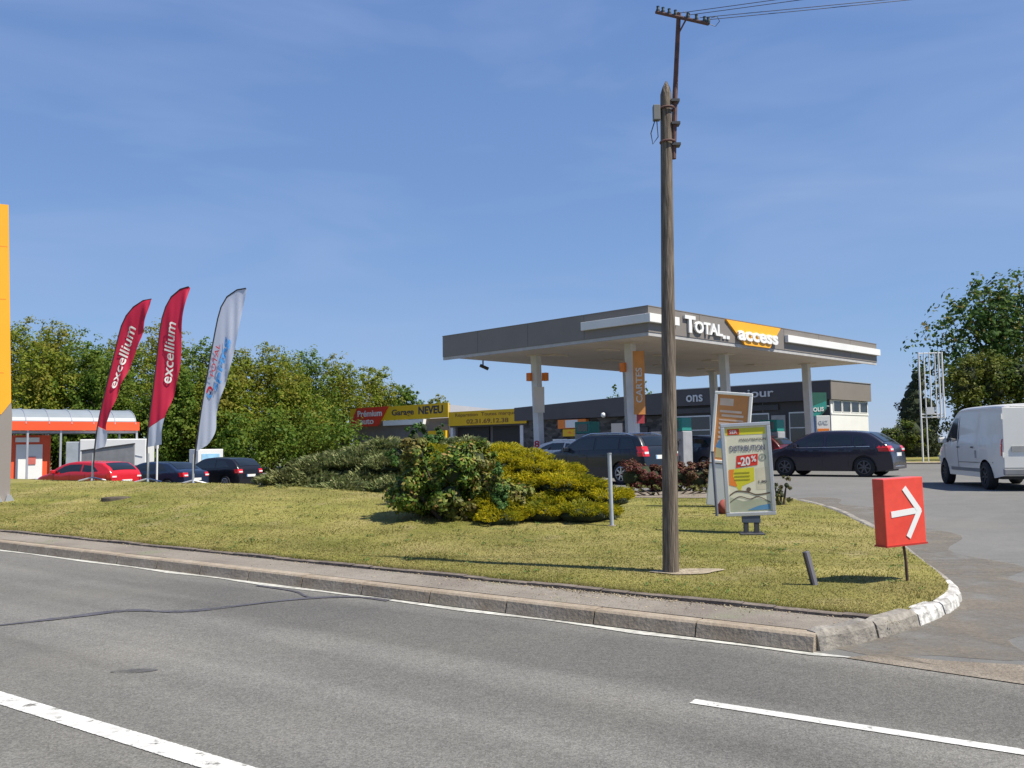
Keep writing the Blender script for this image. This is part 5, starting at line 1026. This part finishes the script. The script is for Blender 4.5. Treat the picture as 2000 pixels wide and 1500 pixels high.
shrub('pale_far_shrub', 'pale feathery bushes far behind the forecourt, right of the shop', (31, 78, .3), [(-2.2 + i * 1.2, .5 * math.sin(i), 1.2 + .4 * math.sin(i * 2), 1.1, 1) for i in range(6)], 5200, .2, leafmat('pale_leaves', [(0, (.14, .16, .07)), (1, (.33, .32, .18))], .3), seed=44, core=.5)
shrub('dark_verge_bush', 'dark rounded bush between the far pale bushes and the conifer', (23.6, 55, .4), [(-1.2 + i * .8, 0, 1.0 + .25 * i, .95, 1) for i in range(4)], 4000, .15, M_hd, seed=45, core=.7)
shrub('roof_line_sapling', 'thin sapling tops showing above the shop parapet', (7.6, 66, .4), [(0, 0, 4.4, .5, 1.6), (.2, 0, 5.2, .25, 2), (2.4, 0, 4.7, .45, 1.6), (2.5, 0, 5.6, .2, 2)], 420, .2, M_lt2, seed=46, spread=.5, cat_='sapling')

# junipers: layered sprays
def juniper(name, label, loc, pads, n, m, ln, seed):
    """pads: (x, y, z, rx, ry) low cushions; short sprays fan outwards and up over each"""
    global rng
    rng = np.random.default_rng(seed); root = empty(name, loc, 0, label, 'shrub'); Vs = []; tot = sum(p[3] * p[4] for p in pads)
    for (px, py, pz, rx, ry) in pads:
        k = int(n * rx * ry / tot); a = rng.uniform(0, 6.283, k); r_ = rng.random(k) ** .45; ph = rng.uniform(-.35, 1, k)
        lob = 1 + .16 * np.sin(a * 5 + px * 3) + .1 * np.sin(a * 9 + py)
        cx = rx * r_ * np.cos(a) * lob; cy = ry * r_ * np.sin(a) * lob; th = .30 * min(rx, ry) + .06
        cz = th * np.sqrt(np.clip(1 - r_ ** 2, 0, 1)) * ph + .05 * np.sin(cx * 9 + px) * np.sin(cy * 8)
        C = np.stack([cx + px, cy + py, np.maximum(cz + pz, .02)], 1)
        out = np.stack([np.cos(a) * (.35 + r_), np.sin(a) * (.35 + r_), rng.uniform(.15, .95, k)], 1) + rng.normal(size=(k, 3)) * .28; out /= np.linalg.norm(out, axis=1, keepdims=True)
        sd_ = np.cross(out, rng.normal(size=(k, 3))); sd_ /= np.linalg.norm(sd_, axis=1, keepdims=True) + 1e-9; l = (ln * rng.uniform(.6, 1.5, k))[:, None]; w_ = l * .16
        Vs.append(np.stack([C - out * l * .3, C + sd_ * w_, C + out * l * .75, C - sd_ * w_], 1).reshape(-1, 3))
    V = np.concatenate(Vs); F = np.arange(len(V)).reshape(-1, 4); npmesh('foliage', V, F, m, root, rnd=rng.random(len(F)))
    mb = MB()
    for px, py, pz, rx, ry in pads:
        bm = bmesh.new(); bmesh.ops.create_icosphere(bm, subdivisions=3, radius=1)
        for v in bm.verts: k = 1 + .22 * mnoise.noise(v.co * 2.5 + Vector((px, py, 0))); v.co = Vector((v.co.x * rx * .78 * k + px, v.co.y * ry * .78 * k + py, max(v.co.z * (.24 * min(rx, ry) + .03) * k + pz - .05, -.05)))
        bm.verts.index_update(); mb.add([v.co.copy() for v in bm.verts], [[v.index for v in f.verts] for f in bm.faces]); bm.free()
    mb.build('inner_core', core_m, root, True)
    mb = MB()
    for px, py, pz, rx, ry in pads[::2]: mb.tube([(px * .1, py * .1, -.1), (px * .6, py * .6, pz * .5), (px, py, pz)], [.05, .03, .012], 6)
    mb.build('stems', M_bark, root); return root
M_jun = leafmat('juniper_sprays', [(0, (.08, .115, .04)), (.5, (.175, .21, .078)), (.85, (.28, .30, .13)), (1, (.35, .33, .16))], .2, cl=(.17, .17, .06), clscale=1.0)
M_gold = leafmat('golden_juniper_sprays', [(0, (.17, .19, .012)), (.4, (.38, .35, .016)), (.8, (.58, .48, .02)), (1, (.68, .50, .03))], .45, cl=(.07, .12, .018), clscale=2.2)
prd = random.Random(3); pads = []
def prow(x0, x1, y, z, n_, rx, ry):
    for i in range(n_): pads.append((x0 + (x1 - x0) * (i + .5) / n_ + prd.uniform(-.15, .15), y + prd.uniform(-.2, .2), z + prd.uniform(-.07, .07), rx * prd.uniform(.8, 1.2), ry * prd.uniform(.85, 1.15)))
prow(-2.3, 2.3, -.3, .16, 5, .75, .7); prow(-2.0, 2.2, 0.1, .40, 5, .7, .7); prow(-2.1, 2.4, .5, .68, 6, .62, .65); prow(-1.4, 2.5, .9, .93, 5, .6, .6); prow(-.7, 1.9, 1.3, 1.12, 4, .55, .55); pads.append((-2.5, .0, .42, .55, .5)); pads.append((-2.0, .3, .62, .5, .5))
lz = lw(-3.5, 20.0)
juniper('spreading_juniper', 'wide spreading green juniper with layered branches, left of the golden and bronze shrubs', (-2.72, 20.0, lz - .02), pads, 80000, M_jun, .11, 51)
pads = []
prow(-.3, 1.9, -.40, .10, 5, .45, .45); prow(-.4, 1.95, -.05, .28, 5, .48, .48); prow(-.7, 1.65, .3, .50, 5, .48, .48); prow(-1.0, 1.25, .7, .74, 5, .48, .45); prow(-1.3, .8, 1.05, .95, 4, .45, .45); prow(-1.4, .3, 1.35, 1.12, 3, .42, .4)
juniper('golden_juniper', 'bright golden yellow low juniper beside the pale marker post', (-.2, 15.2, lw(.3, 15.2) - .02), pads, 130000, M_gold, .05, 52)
# bronze tipped broadleaf shrub
M_bronze = leafmat('photinia_leaves', [(0, (.03, .065, .012)), (.45, (.08, .15, .02)), (.72, (.20, .26, .035)), (.9, (.27, .25, .06)), (1, (.30, .15, .06))], .25, cl=(.20, .14, .05), clscale=1.0, rough=.5)
bl = []; rr2 = random.Random(8)
for i in range(26):
    bl.append((rr2.uniform(-.95, 1.08), rr2.uniform(-.35, .55), rr2.uniform(.14, 1.12), rr2.uniform(.26, .36), 1))
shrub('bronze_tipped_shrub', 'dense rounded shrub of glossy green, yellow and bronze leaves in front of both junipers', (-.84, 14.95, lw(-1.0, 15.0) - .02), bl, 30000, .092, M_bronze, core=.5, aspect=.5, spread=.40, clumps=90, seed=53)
M_mid = leafmat('mid_green_leaves', [(0, (.035, .085, .02)), (.6, (.07, .15, .035)), (1, (.14, .22, .05))], .3)
shrub('upright_green_shrub', 'mid green shrub with tall shoots rising behind the bronze shrub, under the garage board', (-1.9, 18.6, lw(-1.9, 18.6)), [(0, 0, .5, .4, 1), (.1, 0, .95, .35, 1), (-.15, 0, 1.25, .22, 1.2), (.25, 0, 1.2, .25, 1.2), (.05, 0, 1.45, .13, 1.6), (.35, 0, 1.45, .1, 1.5), (-.5, .1, .9, .25, 1)], 3200, .075, M_mid, seed=54, core=.4)
shrub('dark_green_seedling', 'leafy green shoot between the bronze shrub and the golden juniper', (-.25, 14.6, lw(-.25, 14.6)), [(0, 0, .28, .16, 1.3), (-.04, 0, .55, .13, 1.5), (.04, 0, .82, .10, 1.5), (.12, -.05, .45, .10, 1.3)], 2600, .055, M_mid, spread=.6, seed=55, stems=False)
# red leaved hedge by the pumps and the planting near the poster
M_berb = leafmat('barberry_leaves', [(0, (.045, .012, .014)), (.5, (.12, .03, .03)), (.8, (.20, .07, .05)), (1, (.10, .12, .03))], .2, cl=(.09, .09, .03), clscale=1.2)
shrub('red_leaved_hedge', 'low dark red leaved hedge behind the utility pole, beside the estate car wheel', (3.85, 21.3, lw(3.85, 21.3)), [(-1.0 + i * .27, .05 * math.sin(i * 3), .35 + .05 * math.sin(i * 1.9), .36 + .04 * math.sin(i * 2.7), .95) for i in range(9)], 22000, .06, M_berb, core=.6, seed=56, clumps=60, cat_='hedge')
shrub('low_flowering_plants', 'sparse low plants with dry stems in the bed before the red hedge', (3.5, 20.3, lw(3.5, 20.3)), [(-.9 + i * .3, .1 * math.sin(i * 2), .12, .16, .9) for i in range(8)], 1600, .05, M_olive, seed=57, clumps=50)
shrub('spiky_small_bush', 'small spiky bush with reddish tips right of the DISTRIBUTION poster', (5.25, 17.4, lw(5.25, 17.4)), [(0, 0, .2, .2, 1), (.12, 0, .38, .16, 1.1), (-.12, 0, .34, .14, 1.1)], 1100, .06, leafmat('spiky_leaves', [(0, (.04, .07, .02)), (.7, (.11, .12, .04)), (1, (.25, .14, .08))], .2), seed=58, aspect=.3, core=.3)
sheet('planting_bed', [(2.3, 20.9), (2.7, 19.9), (4.4, 19.1), (5.4, 18.9), (5.3, 19.8), (4.7, 20.5), (3.4, 21.9)], lambda X, Y: LWe(X, Y), M_dirt, .5, .012)
